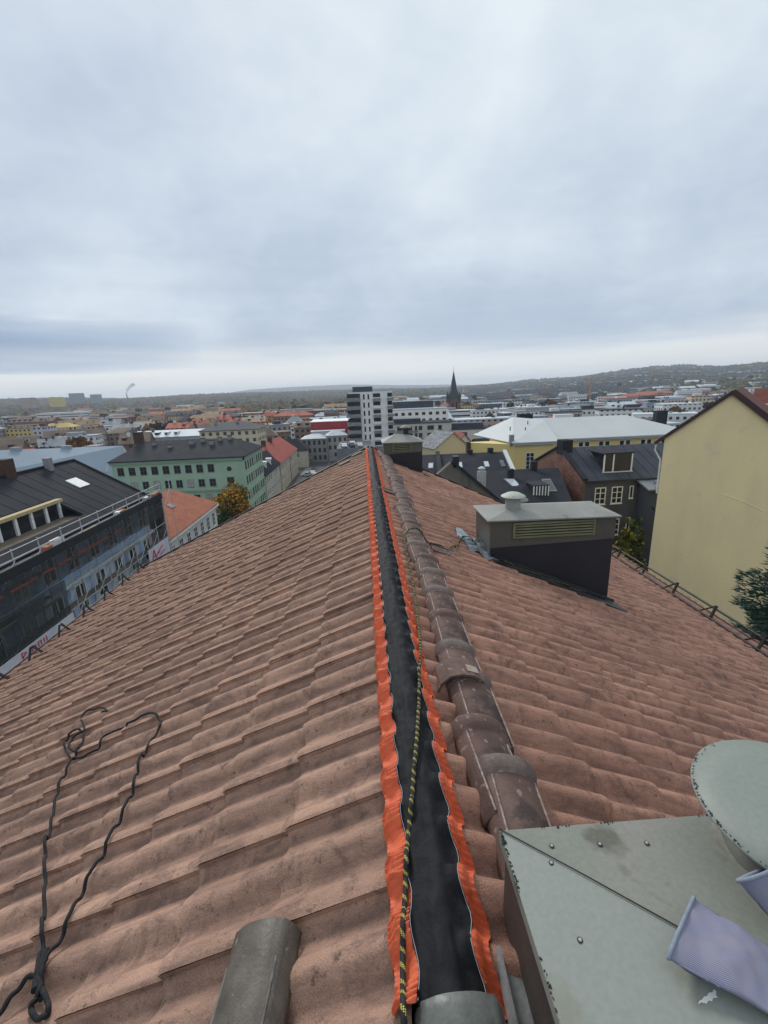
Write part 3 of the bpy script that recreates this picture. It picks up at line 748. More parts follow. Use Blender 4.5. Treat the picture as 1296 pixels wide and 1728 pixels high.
# far chimney
c2 = chimney('far black chimney with grey louvre and pale lid near the end of the roof', .29, 1.09, 9.3, 9.95, .255, .02, -.16, .47, .87, .05, .235, (.27, .50), .40, 4, .01)
b = MB(); b.box((.47-.03, .3, .36), (.47+.08, .42, .52)); part('cowl_pipe', b, M_DKSH, c2)
b = MB(); b.lathe([(.13, .52), (.13, .535), (.02, .575)], (.49, .36, 0), 14); part('cowl_hat', b, M_CAPM, c2)
b = MB(); b.slab([(1.09, 9.22, -1.09*TS+.08), (1.22, 9.16, -1.22*TS+.07), (.35, 9.2, -.35*TS+.07), (.3, 9.3, -.3*TS+.08)], .03)
tag(part('flashing_strip', b, M_FLASH, None), 'black flashing strip along the foot of the far chimney', 'flashing')
for (x, y, lab) in ((-.55, 9.55, 'dark curved vent tile on the left slope, lower of two near the far end'), (-.28, 10.0, 'dark curved vent tile on the left slope, nearer the ridge end')):
    t = thing('vent_tile', lab, 'vent tile', (x, y, x*TS+.03)); t.rotation_euler = (0, -SL, 0)
    mb = MB()
    V = []; 
    for k in range(9):
        a = PI*k/8; V.append((-.12, .075*math.cos(a), .075*math.sin(a)))
    mb.prism(V, (.24, 0, 0)); part('body', mb, M_BLACK, t)
# clamp along far ridge end: dark roof kit beyond

# ------------------------------------------------------------------ green metal hood at the lower right
M_HOOD = mat('green grey painted sheet', (.205, .238, .202), .5, (.240, .258, .230), 2.0, nd=6, fine=.05, fs=90, bump=.06, bs=6, spots=[((.20, .20, .15), 3.3, .66), ((.10, .10, .085), 60, .76)], spec=.3)
M_HOOD2 = mat('green grey sheet dirty', (.190, .205, .172), .6, (.240, .230, .205), 3.4, nd=6, fine=.07, fs=90, bump=.06, bs=6, spots=[((.105, .10, .08), 5.5, .58), ((.08, .08, .065), 48, .75)], spec=.25)
M_BRN = mat('brown side sheet', (.050, .038, .033), .6, (.075, .058, .05), 5, fine=.1, bump=.1)
M_GRIME_SHADE = mat('dark grime and seam shade', (.035, .035, .030), .95)
hd = thing('metal_ventilation_hood', 'grey green sheet metal hood with screws and a round hat, filling the lower right corner', 'ventilation hood', (.185, .06, 0))
HW, HD, HZ, HR = 1.35, .805, .20, .292
b = MB()
rA, rB = (.40, .40, HR), (HW-.4, .40, HR)
c = [(0, 0, HZ), (HW, 0, HZ), (HW, HD, HZ), (0, HD, HZ)]
def panel(nm, pl, mt, lift=0.0):
    b = MB(); b.slab([(x, y, z+lift) for x, y, z in pl], .004); return part(nm, b, mt, hd)
panel('left_panel', [c[3], c[0], rA], M_HOOD, .0025)
panel('back_panel', [c[3], c[2], rB, rA], M_HOOD2)
panel('front_panel', [c[0], c[1], rB, rA], M_HOOD)
panel('right_panel', [c[1], c[2], rB], M_HOOD2, .0025)
b = MB(); b.box((0, .004, HZ-.030), (.003, HD-.004, HZ-.001)); b.box((0, HD-.003, HZ-.030), (HW, HD, HZ-.001)); part('drip_edge', b, M_HOOD2, hd)
b = MB(); b.box((.012, .02, -.34), (HW-.03, HD-.02, HZ-.006)); part('casing', b, M_BRN, hd)
mos = MB(); rm = random.Random(5)
for k in range(300):
    t_ = rm.random(); side_ = rm.random() < .62
    if noise.noise(Vector((t_*6, side_*3.0, 2))) < -.05: continue
    e = abs(rm.gauss(0, .0022)); s = rm.uniform(.0006, .0030)*(1+1.2*(noise.noise(Vector((t_*9, side_, 0))) > .1))
    if side_: p = (e, HD*t_, HZ+.0035)
    else: p = (HW*.75*t_, HD-e, HZ+.001)
    z0 = p[2]+e*.22
    mos.add([(p[0]-s, p[1]-s, z0), (p[0]+s, p[1]-s*.6, z0), (p[0]+s*.7, p[1]+s, z0), (p[0]-s*.5, p[1]+s, z0), (p[0], p[1], z0+s*.9)], [(0, 1, 4), (1, 2, 4), (2, 3, 4), (3, 0, 4)])
stuff(part('edge_grime', mos, M_GRIME_SHADE, hd))
sm_ = MB(); sm_.lathe([(.0058, 0), (.0058, .0007), (.0040, .0009)], n=14, mi=1); sm_.lathe([(.0036, .0009), (.0034, .0022), (.0012, .0024)], n=12); scr = sm_.mesh('screw', [mat('dull screw', (.36, .38, .38), .4), M_GRIME_SHADE])
for px, py, zz in ((931, 1430, .212), (1012, 1428, .212), (1091, 1427, .212), (930, 1462, .213), (979, 1587, .222)):
    p = atZ(px, py, zz)
    link('screw', scr, hd, (p[0]-.185, p[1]-.06, (HZ+(.92/.4)*.0+0) + ( (HR-HZ)*min(1, (.805-(p[1]-.06))/.405) if py < 1440 else (HR-HZ)*min(1, (p[0]-.185)/.4))+.003))
PCX, PCY = .83-.185, .725-.06
b = MB(); b.lathe([(.150, .215), (.138, .238), (.124, .246), (.120, .25), (.120, .345)], (PCX, PCY, 0), 40); part('collar_pipe', b, mat('shaded pipe sheet', (.075, .075, .066), .6, (.11, .105, .09), 6), hd)
b = MB(); b.lathe([(.155, .208), (.152, .222), (.138, .236)], (PCX, PCY, 0), 40); part('sealing_ring', b, mat('dirty sealant', (.16, .155, .13), .8, (.28, .27, .24), 12, bump=.5, bs=60), hd)
b = MB(); b.lathe([(.212, .352), (.215, .355), (.214, .361), (.15, .366), (.06, .370), (.002, .371)], (PCX, PCY, 0), 64); part('round_hat', b, M_HOOD, hd)
mos = MB()
for k in range(150):
    a = rm.gauss(2.9, .55); e = abs(rm.gauss(0, .003)); s = rm.uniform(.0008, .0022); r = .213-e; x = PCX+r*math.cos(a); y = PCY+r*math.sin(a); z0 = .3615+e*.1
    mos.add([(x-s, y-s, z0), (x+s, y-s*.6, z0), (x+s*.7, y+s, z0), (x-s*.5, y+s, z0), (x, y, z0+s*.9)], [(0, 1, 4), (1, 2, 4), (2, 3, 4), (3, 0, 4)])
stuff(part('hat_grime', mos, M_GRIME_SHADE, hd))
b = MB(); b.tube([(0, HD, HZ+.006), (.15, HD-.15, HZ+.0405), (.27, HD-.273, HZ+.068)], .0016, 5); part('seam_shadow', b, M_GRIME_SHADE, hd)  # thin dark strip that paints shade along the hip seam
wp = MB(); cpt = atZ(1185, 1685, .262)
V = [(0, 0), (.006, .003), (.010, .0025), (.016, .006), (.022, .0055), (.027, .009), (.029, .005), (.025, .0015), (.026, -.002), (.018, -.0015), (.014, -.005), (.009, -.003), (.004, -.006), (-.004, -.003), (-.010, -.005), (-.006, -.001)]
zz = lambda x, y: HZ+(HR-HZ)*min(1, (x)/.4)
b = MB(); b.prism([(cpt[0]-.185+x, cpt[1]-.06+y, zz(cpt[0]-.185+x, 0)+.0035) for x, y in V], (0, 0, .0006)); part('white_scratch', b, mat('bare white scratch', (.66, .68, .64), .5), hd)

# ------------------------------------------------------------------ work gloves
def stripe_mat():
    mt = bpy.data.materials.new('striped cotton'); mt.use_nodes = True; nt = mt.node_tree; N = nt.nodes; L = nt.links; P = N['Principled BSDF']; P.inputs['Roughness'].default_value = .95
    uv = N.new('ShaderNodeUVMap'); s = N.new('ShaderNodeSeparateXYZ'); L.new(uv.outputs[0], s.inputs[0])
    m1 = N.new('ShaderNodeMath'); m1.operation = 'MULTIPLY'; L.new(s.outputs[0], m1.inputs[0]); m1.inputs[1].default_value = 2*PI/.0030
    m2 = N.new('ShaderNodeMath'); m2.operation = 'SINE'; L.new(m1.outputs[0], m2.inputs[0])
    r = N.new('ShaderNodeMapRange'); r.inputs[1].default_value = -.5; r.inputs[2].default_value = .6; L.new(m2.outputs[0], r.inputs[0])
    x = N.new('ShaderNodeMix'); x.data_type = 'RGBA'; L.new(r.outputs[0], x.inputs[0]); x.inputs[6].default_value = (.135, .137, .205, 1); x.inputs[7].default_value = (.27, .275, .36, 1); 
    n = N.new('ShaderNodeTexNoise'); n.inputs['Scale'].default_value = 30; n.inputs['Detail'].default_value = 5; tc = N.new('ShaderNodeTexCoord'); L.new(tc.outputs['Object'], n.inputs[0])
    r2 = N.new('ShaderNodeMapRange'); r2.inputs[1].default_value = .5; r2.inputs[2].default_value = .8; r2.inputs[4].default_value = .5; L.new(n.outputs[0], r2.inputs[0])
    x2 = N.new('ShaderNodeMix'); x2.data_type = 'RGBA'; L.new(r2.outputs[0], x2.inputs[0]); L.new(x.outputs[2], x2.inputs[6]); x2.inputs[7].default_value = (.30, .25, .25, 1); L.new(x2.outputs[2], P.inputs['Base Color'])
    return mt
M_STR = stripe_mat(); M_BIND = mat('pale glove binding', (.25, .28, .34), .9, (.19, .22, .27), 60, bump=.4, bs=300, bd=.001); M_GIN = mat('glove lining', (.05, .055, .085), .95)
def glove(label, loc, rot, W_=.105, Ln=.20, hgt=.020, openr=1.0, flare=.12):
    t = thing('work_glove', label, 'glove', loc); t.rotation_euler = rot
    n = 44; rows = 26; V = []; Fc = []; o = 0
    def pt(i, k, inset=0.0):
        a = 2*PI*i/n; s = k/rows; w = W_/2*(1+flare*(1-s)**2-.10*s)-inset; h = hgt*(openr*(1-s)**1.5+.55+.35*math.sin(s*PI))*.9-inset
        x = s*Ln; y = w*math.cos(a); sn = math.sin(a); z = h*abs(sn)**.7*(1 if sn > 0 else -.25)+h*.3
        x += .012*math.cos(a*1.0)*(1-s)
        z += (.0025*noise.noise(Vector((x*60, y*40, 1)))+.009*noise.noise(Vector((x*17, y*19, 9)))+.004*noise.noise(Vector((x*34+y*30, y*12, 4))))*(1 if sn > 0 else 0)
        return (x, y, z)
    mb = MB(); per = [0]
    for i in range(n): per.append(per[-1]+math.dist(pt(i, 5)[1:], pt(i+1, 5)[1:]))
    for k in range(rows+1):
        for i in range(n): V.append(pt(i, k))
    for k in range(rows):
        for i in range(n):
            j = (i+1) % n; mb.uv[len(Fc)] = [(per[i], k/rows), (per[i+1], k/rows), (per[i+1], (k+1)/rows), (per[i], (k+1)/rows)]; Fc.append((k*n+i, k*n+j, (k+1)*n+j, (k+1)*n+i))
    mb.add(V, Fc, True); part('cuff', mb, M_STR, t)
    mb = MB(); V = []; Fc = []
    for k in range(6):
        for i in range(n): V.append(pt(i, k, .0034))
    for k in range(5):
        for i in range(n): j = (i+1) % n; Fc.append((k*n+j, k*n+i, (k+1)*n+i, (k+1)*n+j))
    mb.add(V, Fc, True); mb.add(V[-n:], [tuple(range(n))]); part('lining', mb, M_GIN, t)
    mb = MB(); mb.tube([pt(i % n, 0) for i in range(n+1)], .0036, 8); part('binding', mb, M_BIND, t)
    # palm and fingers, beyond the frame
    mb = MB(); y0 = W_*.45
    fs_ = [(-.34, .072, 0), (-.115, .085, .1), (.115, .080, -.1), (.33, .062, .05)]
    mb.lathe([(.001, 0)], n=4) if False else None
    V = [(Ln-.01, -y0, 0), (Ln+.09, -y0, 0), (Ln+.09, y0, 0), (Ln-.01, y0, 0)]
    palm = MB(); 
    prof_ = [(Ln-.012, .92), (Ln+.03, 1.0), (Ln+.07, 1.02), (Ln+.10, .96)]
    vs = []; 
    for x, s in prof_:
        for i in range(n):
            a = 2*PI*i/n; vs.append((x, y0*s*math.cos(a), .006+.008*math.sin(a)))
    palm.add(vs, [(k*n+i, k*n+(i+1) % n, (k+1)*n+(i+1) % n, (k+1)*n+i) for k in range(3) for i in range(n)]+[tuple(range(3*n, 4*n))], True)
    hand = part('hand', palm, mat('glove palm', (.33, .30, .26), .9, (.25, .22, .2), 30), t)
    for f, L_, bend in fs_:
        fb = MB(); fb.tube([(Ln+.085, f*2*y0, .014), (Ln+.11+L_*.4, f*2*y0*1.05, .016+bend*.02), (Ln+.10+L_, f*2*y0*1.1, .012)], [.0125, .0115, .008], 10); part('finger', fb, mat('glove palm', (.33, .30, .26)), hand)
    fb = MB(); fb.tube([(Ln+.01, -y0*.9, .012), (Ln+.05, -y0*1.4, .014), (Ln+.085, -y0*1.65, .012)], [.014, .0125, .009], 10); part('thumb', fb, mat('glove palm', (.33, .30, .26)), hand)
    return t
g1a, g1b = atZ(1150, 1512, .285), atZ(1150, 1632, .282)
mid = (g1a+g1b)/2; ang = math.atan2(g1a[1]-g1b[1], g1a[0]-g1b[0])
glove('lower striped blue work glove, its cuff pointing into the photo on the green hood', (mid[0], mid[1], .2865), (math.radians(-3), math.radians(-1), ang-PI/2-.12), W_=float(np.linalg.norm(g1a-g1b))*1.0, Ln=.16, hgt=.014, openr=.35)
q = atZ(1258, 1462, .335)
glove('upper striped blue work glove, standing open beside the round hat pipe', (q[0]+.012, q[1]-.012, .335), (math.radians(10), math.radians(30), math.radians(-62)), W_=.10, Ln=.15, hgt=.030, openr=1.0)
# ------------------------------------------------------------------ ground
def lerp_tab(tab, x):
    if x <= tab[0][0]: return tab[0][1]
    for (a, b), (c, d) in zip(tab, tab[1:]):
        if x <= c: return b+(d-b)*(x-a)/(c-a)
    return tab[-1][1]
CREST1 = [(-60, .9), (-37, .95), (-32, .80), (-27, .58), (-21, .66), (-15, .55), (-8, .34), (-2, .28), (6, .12), (11, .10), (14, .22), (17.5, .42), (20.7, .60), (24, .60), (27, .86), (30, 1.20), (32.7, 1.47), (35.4, 1.42), (38, 1.15), (40.3, 1.24), (44, 1.3), (60, 1.1)]
CREST2 = [(-60, 0), (-17, .4), (-14, .80), (-8, .95), (-2, .97), (3, .75), (6.6, .58), (11, .45), (14, .30), (20, .3), (60, .3)]
FOOT = [(-60, 1100), (-20, 1200), (0, 1500), (15, 1100), (28, 800), (45, 750)]
def CD(a): return .08+.30*smooth(5, 25, -a)
def terr(r, az):
    a = math.degrees(az)
    f = lerp_tab(FOOT, a); c1 = 3500.0; z = GROUND
    if r > f:
        top = 1.3+math.tan(math.radians(lerp_tab(CREST1, a)-.12-.25*smooth(0, -25, a) if False else lerp_tab(CREST1, a)-CD(a)))*c1-7
        t = smooth(f, c1, r) if a < 12 else min(1, (r-f)/(c1-f))**1.15
        z = GROUND+(top-GROUND)*t
    if r > c1:
        top = 1.3+math.tan(math.radians(lerp_tab(CREST1, a)-CD(a)))*c1-7
        top2 = 1.3+math.tan(math.radians(lerp_tab(CREST2, a)))*7500
        z = top-25*smooth(c1, 4600, r)+(max(top2, top)-top+25)*smooth(4600, 7500, r) if top2 > top else top-30*smooth(c1, 5000, r)
        if r > 7500: z -= (r-7500)*.01
    if r > f: z += 6*min(1, (r-f)/800)*noise.noise(Vector((r*math.sin(az)*.0025, r*math.cos(az)*.0025, 3)))
    return z
M_GND = mat('town ground', (.060, .062, .060), .95, (.085, .080, .07), .05, spots=[((.035, .05, .022), .03, .50)])
M_HILL = mat('wooded hillside', (.030, .042, .028), .98, (.060, .055, .035), .012, nd=8, spots=[((.075, .05, .028), .02, .58)])
rs = [0, 30, 60, 100, 160, 240, 340, 460, 600, 760, 920, 1100, 1300, 1500, 1700, 1900, 2100, 2300, 2500, 2700, 2900, 3100, 3300, 3500, 3700, 4000, 4400, 4900, 5500, 6200, 6900, 7500, 8200, 9500, 14000]
naz = 240; V = [(0, 0, GROUND)]; Fc = []
for r in rs[1:]:
    for i in range(naz):
        az = 2*PI*i/naz; a_ = (az+PI) % (2*PI)-PI
        V.append((r*math.sin(az), r*math.cos(az), terr(r, a_)))
for i in range(naz): Fc.append((0, 1+(i+1) % naz, 1+i))
for k in range(len(rs)-2):
    for i in range(naz):
        j = (i+1) % naz; Fc.append((1+k*naz+i, 1+k*naz+j, 1+(k+1)*naz+j, 1+(k+1)*naz+i))
b = MB(); b.add(V, Fc, True); 
for fi in range(len(Fc)):
    if fi > naz*12: b.mi[fi] = 1
gme = b.mesh('ground', [M_GND, M_HILL]); g = link('ground', gme); g['kind'] = 'structure'
# street on the left side, with kerbs and pavements
M_ASPH = mat('asphalt', (.050, .052, .055), .85, (.07, .07, .072), 1.2, fine=.1, fs=20)
M_PAVE = mat('pavement', (.16, .16, .155), .9, (.20, .195, .185), .8)
ST0, ST1 = -24.0, -9.0
b = MB(); b.box((ST0+2.5, -10, GROUND+.004), (ST1-2, 260, GROUND+.012)); struct('road', b, M_ASPH)
b = MB(); b.box((ST0, -10, GROUND), (ST0+2.5, 175, GROUND+.14)); struct('pavement', b, M_PAVE)
b = MB(); b.box((ST1-2, -10, GROUND), (ST1+4, 60, GROUND+.14)); struct('pavement', b, M_PAVE)
b = MB()
for k in range(60): b.box((-15.6, 20+k*4, GROUND+.013), (-15.45, 22+k*4, GROUND+.018))
stuff(part('road_markings', b, mat('road paint', (.6, .6, .58), .8), None))
b = MB(); b.box((ST1+4, -10, GROUND+.004), (60, 60, GROUND+.10)); struct('yard', b, mat('yard gravel and grass', (.07, .085, .04), .95, (.12, .11, .07), .3))

# ------------------------------------------------------------------ windows and buildings
M_GLASS = mat('window glass', (.018, .021, .026), .12, (.030, .034, .042), .7, spec=.35)
M_WHITE = mat('white painted wood', (.80, .80, .78), .6, (.70, .70, .68), 3)
M_CROOF = mat('blue grey metal roofing', (.052, .058, .074), .8, (.068, .074, .092), .35, nd=5, fine=.06, fs=3, spec=.2)
M_CWALL = mat('charcoal wall render', (.085, .092, .112), .85, (.068, .074, .092), .5, nd=6, fine=.06)
M_DFRAME = mat('dark window frame', (.10, .085, .07), .6)
M_GREYF = mat('grey window frame', (.16, .17, .18), .5)
M_CURT = mat('pale curtain', (.42, .40, .37), .9, (.30, .29, .28), 3)
WM = {}
def win_mesh(w, h, nx, ny, mt, fw=.07, sill=True):
    k = (w, h, nx, ny, mt.name, fw, sill)
    if k in WM: return WM[k]
    f = MB()
    for a, b_ in (((-w/2, -.04, 0), (w/2, .02, fw)), ((-w/2, -.04, h-fw), (w/2, .02, h)), ((-w/2, -.041, fw), (-w/2+fw, .02, h-fw)), ((w/2-fw, -.041, fw), (w/2, .02, h-fw))): f.box(a, b_)
    for i in range(1, nx): x = -w/2+w*i/nx; f.box((x-fw*.5, -.037, fw), (x+fw*.5, .01, h-fw))
    for j in range(1, ny): z = h*j/ny; f.box((-w/2+fw, -.034, z-fw*.35), (w/2-fw, .012, z+fw*.35))
    if sill: f.box((-w/2-.06, -.10, -.06), (w/2+.06, .0, -.003))
    p = MB(); p.box((-w/2+fw*.5, -.022, fw*.5), (w/2-fw*.5, -.012, h-fw*.5))
    WM[k] = (f.mesh('window', mt), p.mesh('pane', M_GLASS), p.mesh('pane', M_CURT)); return WM[k]
rw = random.Random(11)
def window(parent, x, y, z, rz, w=1.2, h=1.7, nx=2, ny=2, mt=None, fw=.07, curt=.12, sill=True):
    f, p, c = win_mesh(w, h, nx, ny, mt or M_WHITE, fw, sill)
    o = link('window', f, parent, (x, y, z), rz)
    link('pane', c if rw.random() < curt else p, o)
    return o
class Bld:
    """building with its own frame: x along the front 0..w, y into the depth 0..d"""
    def __init__(s, name, label, cat, x, y, ang, w, d, ze, wall, zb=GROUND, group=None):
        s.t = thing(name, label, cat, (x, y, zb), ang, group); s.w, s.d, s.h = w, d, ze-zb; s.zb = zb
        b = MB(); b.box((0, 0, 0), (w, d, s.h)); 
        s.uvwall(b, w, d); s.wall = part('wall', b, wall, s.t)
    def uvwall(s, b, w, d):
        h = s.h
        b.uv = {2: [(0, 0), (w, 0), (w, h), (0, h)], 3: [(0, 0), (d, 0), (d, h), (0, h)], 4: [(0, 0), (w, 0), (w, h), (0, h)], 5: [(0, 0), (d, 0), (d, h), (0, h)]}
    def gable(s, rise, mt, axis='x', over=.4, th=.18, endmat=None, pos=.5):
        w, d, h = s.w, s.d, s.h
        if axis == 'x':
            ym = d*pos; sl = rise/ym; sl2 = rise/(d-ym)
            P = [[(-over, -over, h-over*sl+.05), (w+over, -over, h-over*sl+.05), (w+over, ym, h+rise+.05), (-over, ym, h+rise+.05)],
                 [(-over, d+over, h-over*sl2+.05), (w+over, d+over, h-over*sl2+.05), (w+over, ym, h+rise+.05), (-over, ym, h+rise+.05)]]
            E_ = [[(0.0, 0, h), (0, d, h), (0, ym, h+rise-.1)], [(w-.2, 0, h), (w-.2, d, h), (w-.2, ym, h+rise-.1)]]; ev = (.2, 0, 0)
        else:
            xm = w*pos; sl = rise/xm; sl2 = rise/(w-xm)
            P = [[(-over, -over, h-over*sl+.05), (-over, d+over, h-over*sl+.05), (xm, d+over, h+rise+.05), (xm, -over, h+rise+.05)],
                 [(w+over, -over, h-over*sl2+.05), (w+over, d+over, h-over*sl2+.05), (xm, d+over, h+rise+.05), (xm, -over, h+rise+.05)]]
            E_ = [[(0, 0, h), (w, 0, h), (xm, 0, h+rise-.1)], [(0, d-.2, h), (w, d-.2, h), (xm, d-.2, h+rise-.1)]]; ev = (0, .2, 0)
        b = MB()
        for q in P: b.slab(q, th)
        s.roof = part('roof', b, mt, s.t)
        for q in E_: b = MB(); b.prism(q, ev); part('gable', b, endmat or s.wall.data.materials[0], s.t)
        return s.roof
    def hip(s, rise, mt, over=.4, inset=None, inset2=None):
        w, d, h = s.w, s.d, s.h; i = inset if inset is not None else d/2; i2 = inset2 if inset2 is not None else i; o = over
        b = MB(); z = h+.03
        c = [(-o, -o, z), (w+o, -o, z), (w+o, d+o, z), (-o, d+o, z), (i, d/2, h+rise), (w-i2, d/2, h+rise)]
        u = [(p[0], p[1], p[2]-.2) for p in c[:4]]
        b.add(c+u, [(0, 1, 5, 4), (2, 3, 4, 5), (1, 2, 5), (3, 0, 4), (0, 6, 7, 1), (1, 7, 8, 2), (2, 8, 9, 3), (3, 9, 6, 0), (9, 8, 7, 6)])
        s.roof = part('roof', b, mt, s.t); return s.roof
    def flat(s, mt, th=.25, over=.15):
        b = MB(); b.box((-over, -over, s.h+.003), (s.w+over, s.d+over, s.h+th)); s.roof = part('roof', b, mt, s.t); return s.roof
    def wins(s, face, us, zs, **k):
        for z in zs:
            for u in us:
                if face == 'f': window(s.t, u, 0, z, 0, **k)
                elif face == 'r': window(s.t, s.w, u, z, PI/2, **k)
                elif face == 'l': window(s.t, 0, u, z, -PI/2, **k)
                elif face == 'b': window(s.t, u, s.d, z, PI, **k)
    def box(s, name, a, b_, mt, parent=None): return box_part(name, a, b_, mt, parent or s.t)
def linspace(a, b, n): return [a+(b-a)*i/(n-1) for i in range(n)]
def Zl(z): return z-GROUND

M_GREEN = mat('mint green render', (.36, .50, .37), .85, (.31, .44, .33), .25, nd=6, fine=.05, fs=8)
M_GREEN2 = mat('mint green band', (.23, .34, .245), .85, (.20, .30, .22), .3)
M_BROOF = mat('black metal roofing', (.024, .026, .032), .85, (.036, .038, .045), .35, nd=5, fine=.08, fs=3, spec=.15)
M_BROOF2 = mat('dark shingle roofing', (.020, .022, .028), .88, (.030, .032, .040), .5, nd=5, fine=.15, fs=5, spec=.15)
M_SEAM = mat('roof seam', (.022, .024, .028), .85)

# green corner building across the street
G0 = atX(409, 770, -26); zE = float(G0[2])
gb = Bld('green_apartment_building', 'long mint green building with dark hipped roof, left of the street', 'building', -53.3, 94.2, 0, 27.3, 17.5, zE, M_GREEN)
gb.t['label'] = 'mint green corner building with rows of dark windows and a dark grey roof'
gb.hip(3.2, M_BROOF, over=.45, inset=3.5, inset2=4)
gb.box('cornice', (-.3, -.3, Zl(zE)-.75), (27.6, -.003, Zl(zE)-.2), M_GREEN2); gb.box('cornice', (27.303, -.3, Zl(zE)-.75), (27.6, 17.5, Zl(zE)-.2), M_GREEN2)
top = Zl(zE)
for k, zz_ in enumerate((top-3.0, top-6.1)):
    us = linspace(1.7, 20.4, 9)
    gb.wins('f', us, [zz_], w=1.35, h=1.65, nx=2, ny=2, mt=M_GREYF if k else M_DFRAME)
gb.wins('f', [24.2], [top-6.2], w=1.5, h=1.9, nx=2, ny=1, mt=M_DFRAME)
gb.wins('f', linspace(1.7, 24.2, 10), [top-9.6, top-13.0], w=1.35, h=1.8, mt=M_DFRAME)
b = MB(); b.lathe([(.0, 0), (.5, 0), (.5, .06), (.0, .06)], n=20); b.v = [(x, -z, y) for x, y, z in b.v]; rwn = part('round_window', b, M_DFRAME, gb.t, (24.2, 0, top-2.5))
b = MB(); b.lathe([(.40, .061), (.40, .068)], n=20); b.v = [(x, -z, y) for x, y, z in b.v]; part('pane', b, M_GLASS, rwn)
gb.wins('r', linspace(1.6, 15.9, 8), [top-3.0, top-6.2, top-9.6, top-13.0], w=1.05, h=1.7, mt=M_DFRAME, nx=2, ny=2)
gb.box('string_course', (-.05, -.08, top-7.0), (27.38, -.003, top-6.85), M_GREEN2)
gb.box('string_course', (-.05, -.10, top-7.4), (27.38, -.003, top-7.05), M_GREEN2)
M_VENT = mat('pale roof vent', (.26, .25, .26), .7); M_BRICKD = mat('dark brick', (.06, .035, .03), .9, (.09, .05, .04), 8)
for (u, v, h_, w_) in ((1.5, 8, 2.4, 1.6), (6, 6.5, .9, .8), (10.0, 5, .9, .8), (14.2, 6.2, 1.1, 1.0), (16.5, 7.2, .9, .8), (18.8, 5.6, 1.1, .9), (20.2, 7.4, .9, .8), (22.3, 7.8, 1.0, .8)):
    zz_ = top+3.2*min(1, (v+.4)/9.0)-.2
    c = gb.box('roof_vent', (u, v, zz_), (u+w_, v+w_, zz_+h_), M_BRICKD if h_ > 2 else M_VENT, gb.t); box_part('cap', (u-.08, v-.08, zz_+h_+.003), (u+w_+.08, v+w_+.08, zz_+h_+.12), M_BROOF, c)

# scaffolded blue building
XS = -26.0
M_BLUE = mat('pale blue render', (.44, .57, .76), .85, (.36, .48, .66), .4, nd=6, fine=.06)
M_TRIM = mat('weathered white trim', (.60, .65, .67), .85, (.46, .50, .52), 1.2)
M_NET = None
def net_mat(name, col, dens):
    mt = bpy.data.materials.new(name); mt.use_nodes = True; nt = mt.node_tree; N = nt.nodes; L = nt.links; P = N['Principled BSDF']; P.inputs['Roughness'].default_value = .8
    tc = N.new('ShaderNodeTexCoord'); n = N.new('ShaderNodeTexNoise'); n.inputs['Scale'].default_value = .5; n.inputs['Detail'].default_value = 7; n.inputs['Distortion'].default_value = 1; L.new(tc.outputs['Object'], n.inputs[0])
    r = N.new('ShaderNodeMapRange'); r.inputs[1].default_value = .35; r.inputs[2].default_value = .65; r.inputs[3].default_value = dens-.12; r.inputs[4].default_value = dens+.12; L.new(n.outputs[0], r.inputs[0])
    L.new(r.outputs[0], P.inputs['Alpha']); x = N.new('ShaderNodeMix'); x.data_type = 'RGBA'; L.new(n.outputs[0], x.inputs[0]); x.inputs[6].default_value = (*col, 1); x.inputs[7].default_value = (*[min(1, c*1.9) for c in col], 1); L.new(x.outputs[2], P.inputs['Base Color']); return mt
M_NETD = net_mat('dark debris net', (.022, .026, .028), .72); M_NETG = net_mat('grey green debris net', (.30, .34, .34), .04)
M_STEEL = mat('scaffold tube', (.48, .49, .50), .5, metal=.2); M_PLANK = mat('scaffold plank', (.17, .13, .09), .9, (.10, .09, .075), 2)
sbY0, sbY1, zS = 14.0, 51.0, -9.3
sb = Bld('blue_apartment_building', 'blue building wrapped in scaffolding, with black metal roof and a glazed dormer cut into it', 'building', XS, sbY0, PI/2, sbY1-sbY0, 12, zS, M_BLUE)
# local x runs along +Y of the world, local y runs away from the street (-X)
Wd = sbY1-sbY0; h = Zl(zS)
def SB(y): return y-sbY0
rise = 4.2; slz = rise/7.0
cut0, cut1 = SB(24.5), SB(41.0)
b = MB()
def rz_(v): return h+.25+slz*v
b.slab([(0, -.5, rz_(-.5)), (cut0, -.5, rz_(-.5)), (cut0, 7, rz_(7)), (0, 7, rz_(7))], .2)
b.slab([(cut0+.001, 3.2, rz_(3.2)), (cut1, 3.2, rz_(3.2)), (cut1, 7, rz_(7)), (cut0+.001, 7, rz_(7))], .2)
b.slab([(cut1+.001, -.5, rz_(-.5)), (Wd+.1, -.5, rz_(-.5)), (Wd+.1, 7, rz_(7)), (cut1+.001, 7, rz_(7))], .2)
b.slab([(cut0, -.5, rz_(-.5)), (cut1, -.5, rz_(-.5)), (cut1, .6, rz_(.6)), (cut0, .6, rz_(.6))], .2)
b.slab([(0, 13, rz_(1)), (Wd+.1, 13, rz_(1)), (Wd+.1, 7.01, rz_(7)), (0, 7.01, rz_(7))], .2)
rf = part('roof', b, M_BROOF, sb.t)
for k in range(0, 26):
    x = 1.1+k*1.55
    if x > Wd: break
    lo = -.5
    if cut0 < x < cut1: lo = 3.2
    b = MB(); b.beam((x, lo, rz_(lo)+.015), (x, 6.95, rz_(6.95)+.015), .04, .03); part('standing_seam', b, M_SEAM, rf)
b = MB(); b.prism([(Wd-.2, 0, h), (Wd-.2, 12, h), (Wd-.2, 7, h+rise-.1)], (.2, 0, 0)); part('gable', b, M_BRICKD, sb.t)
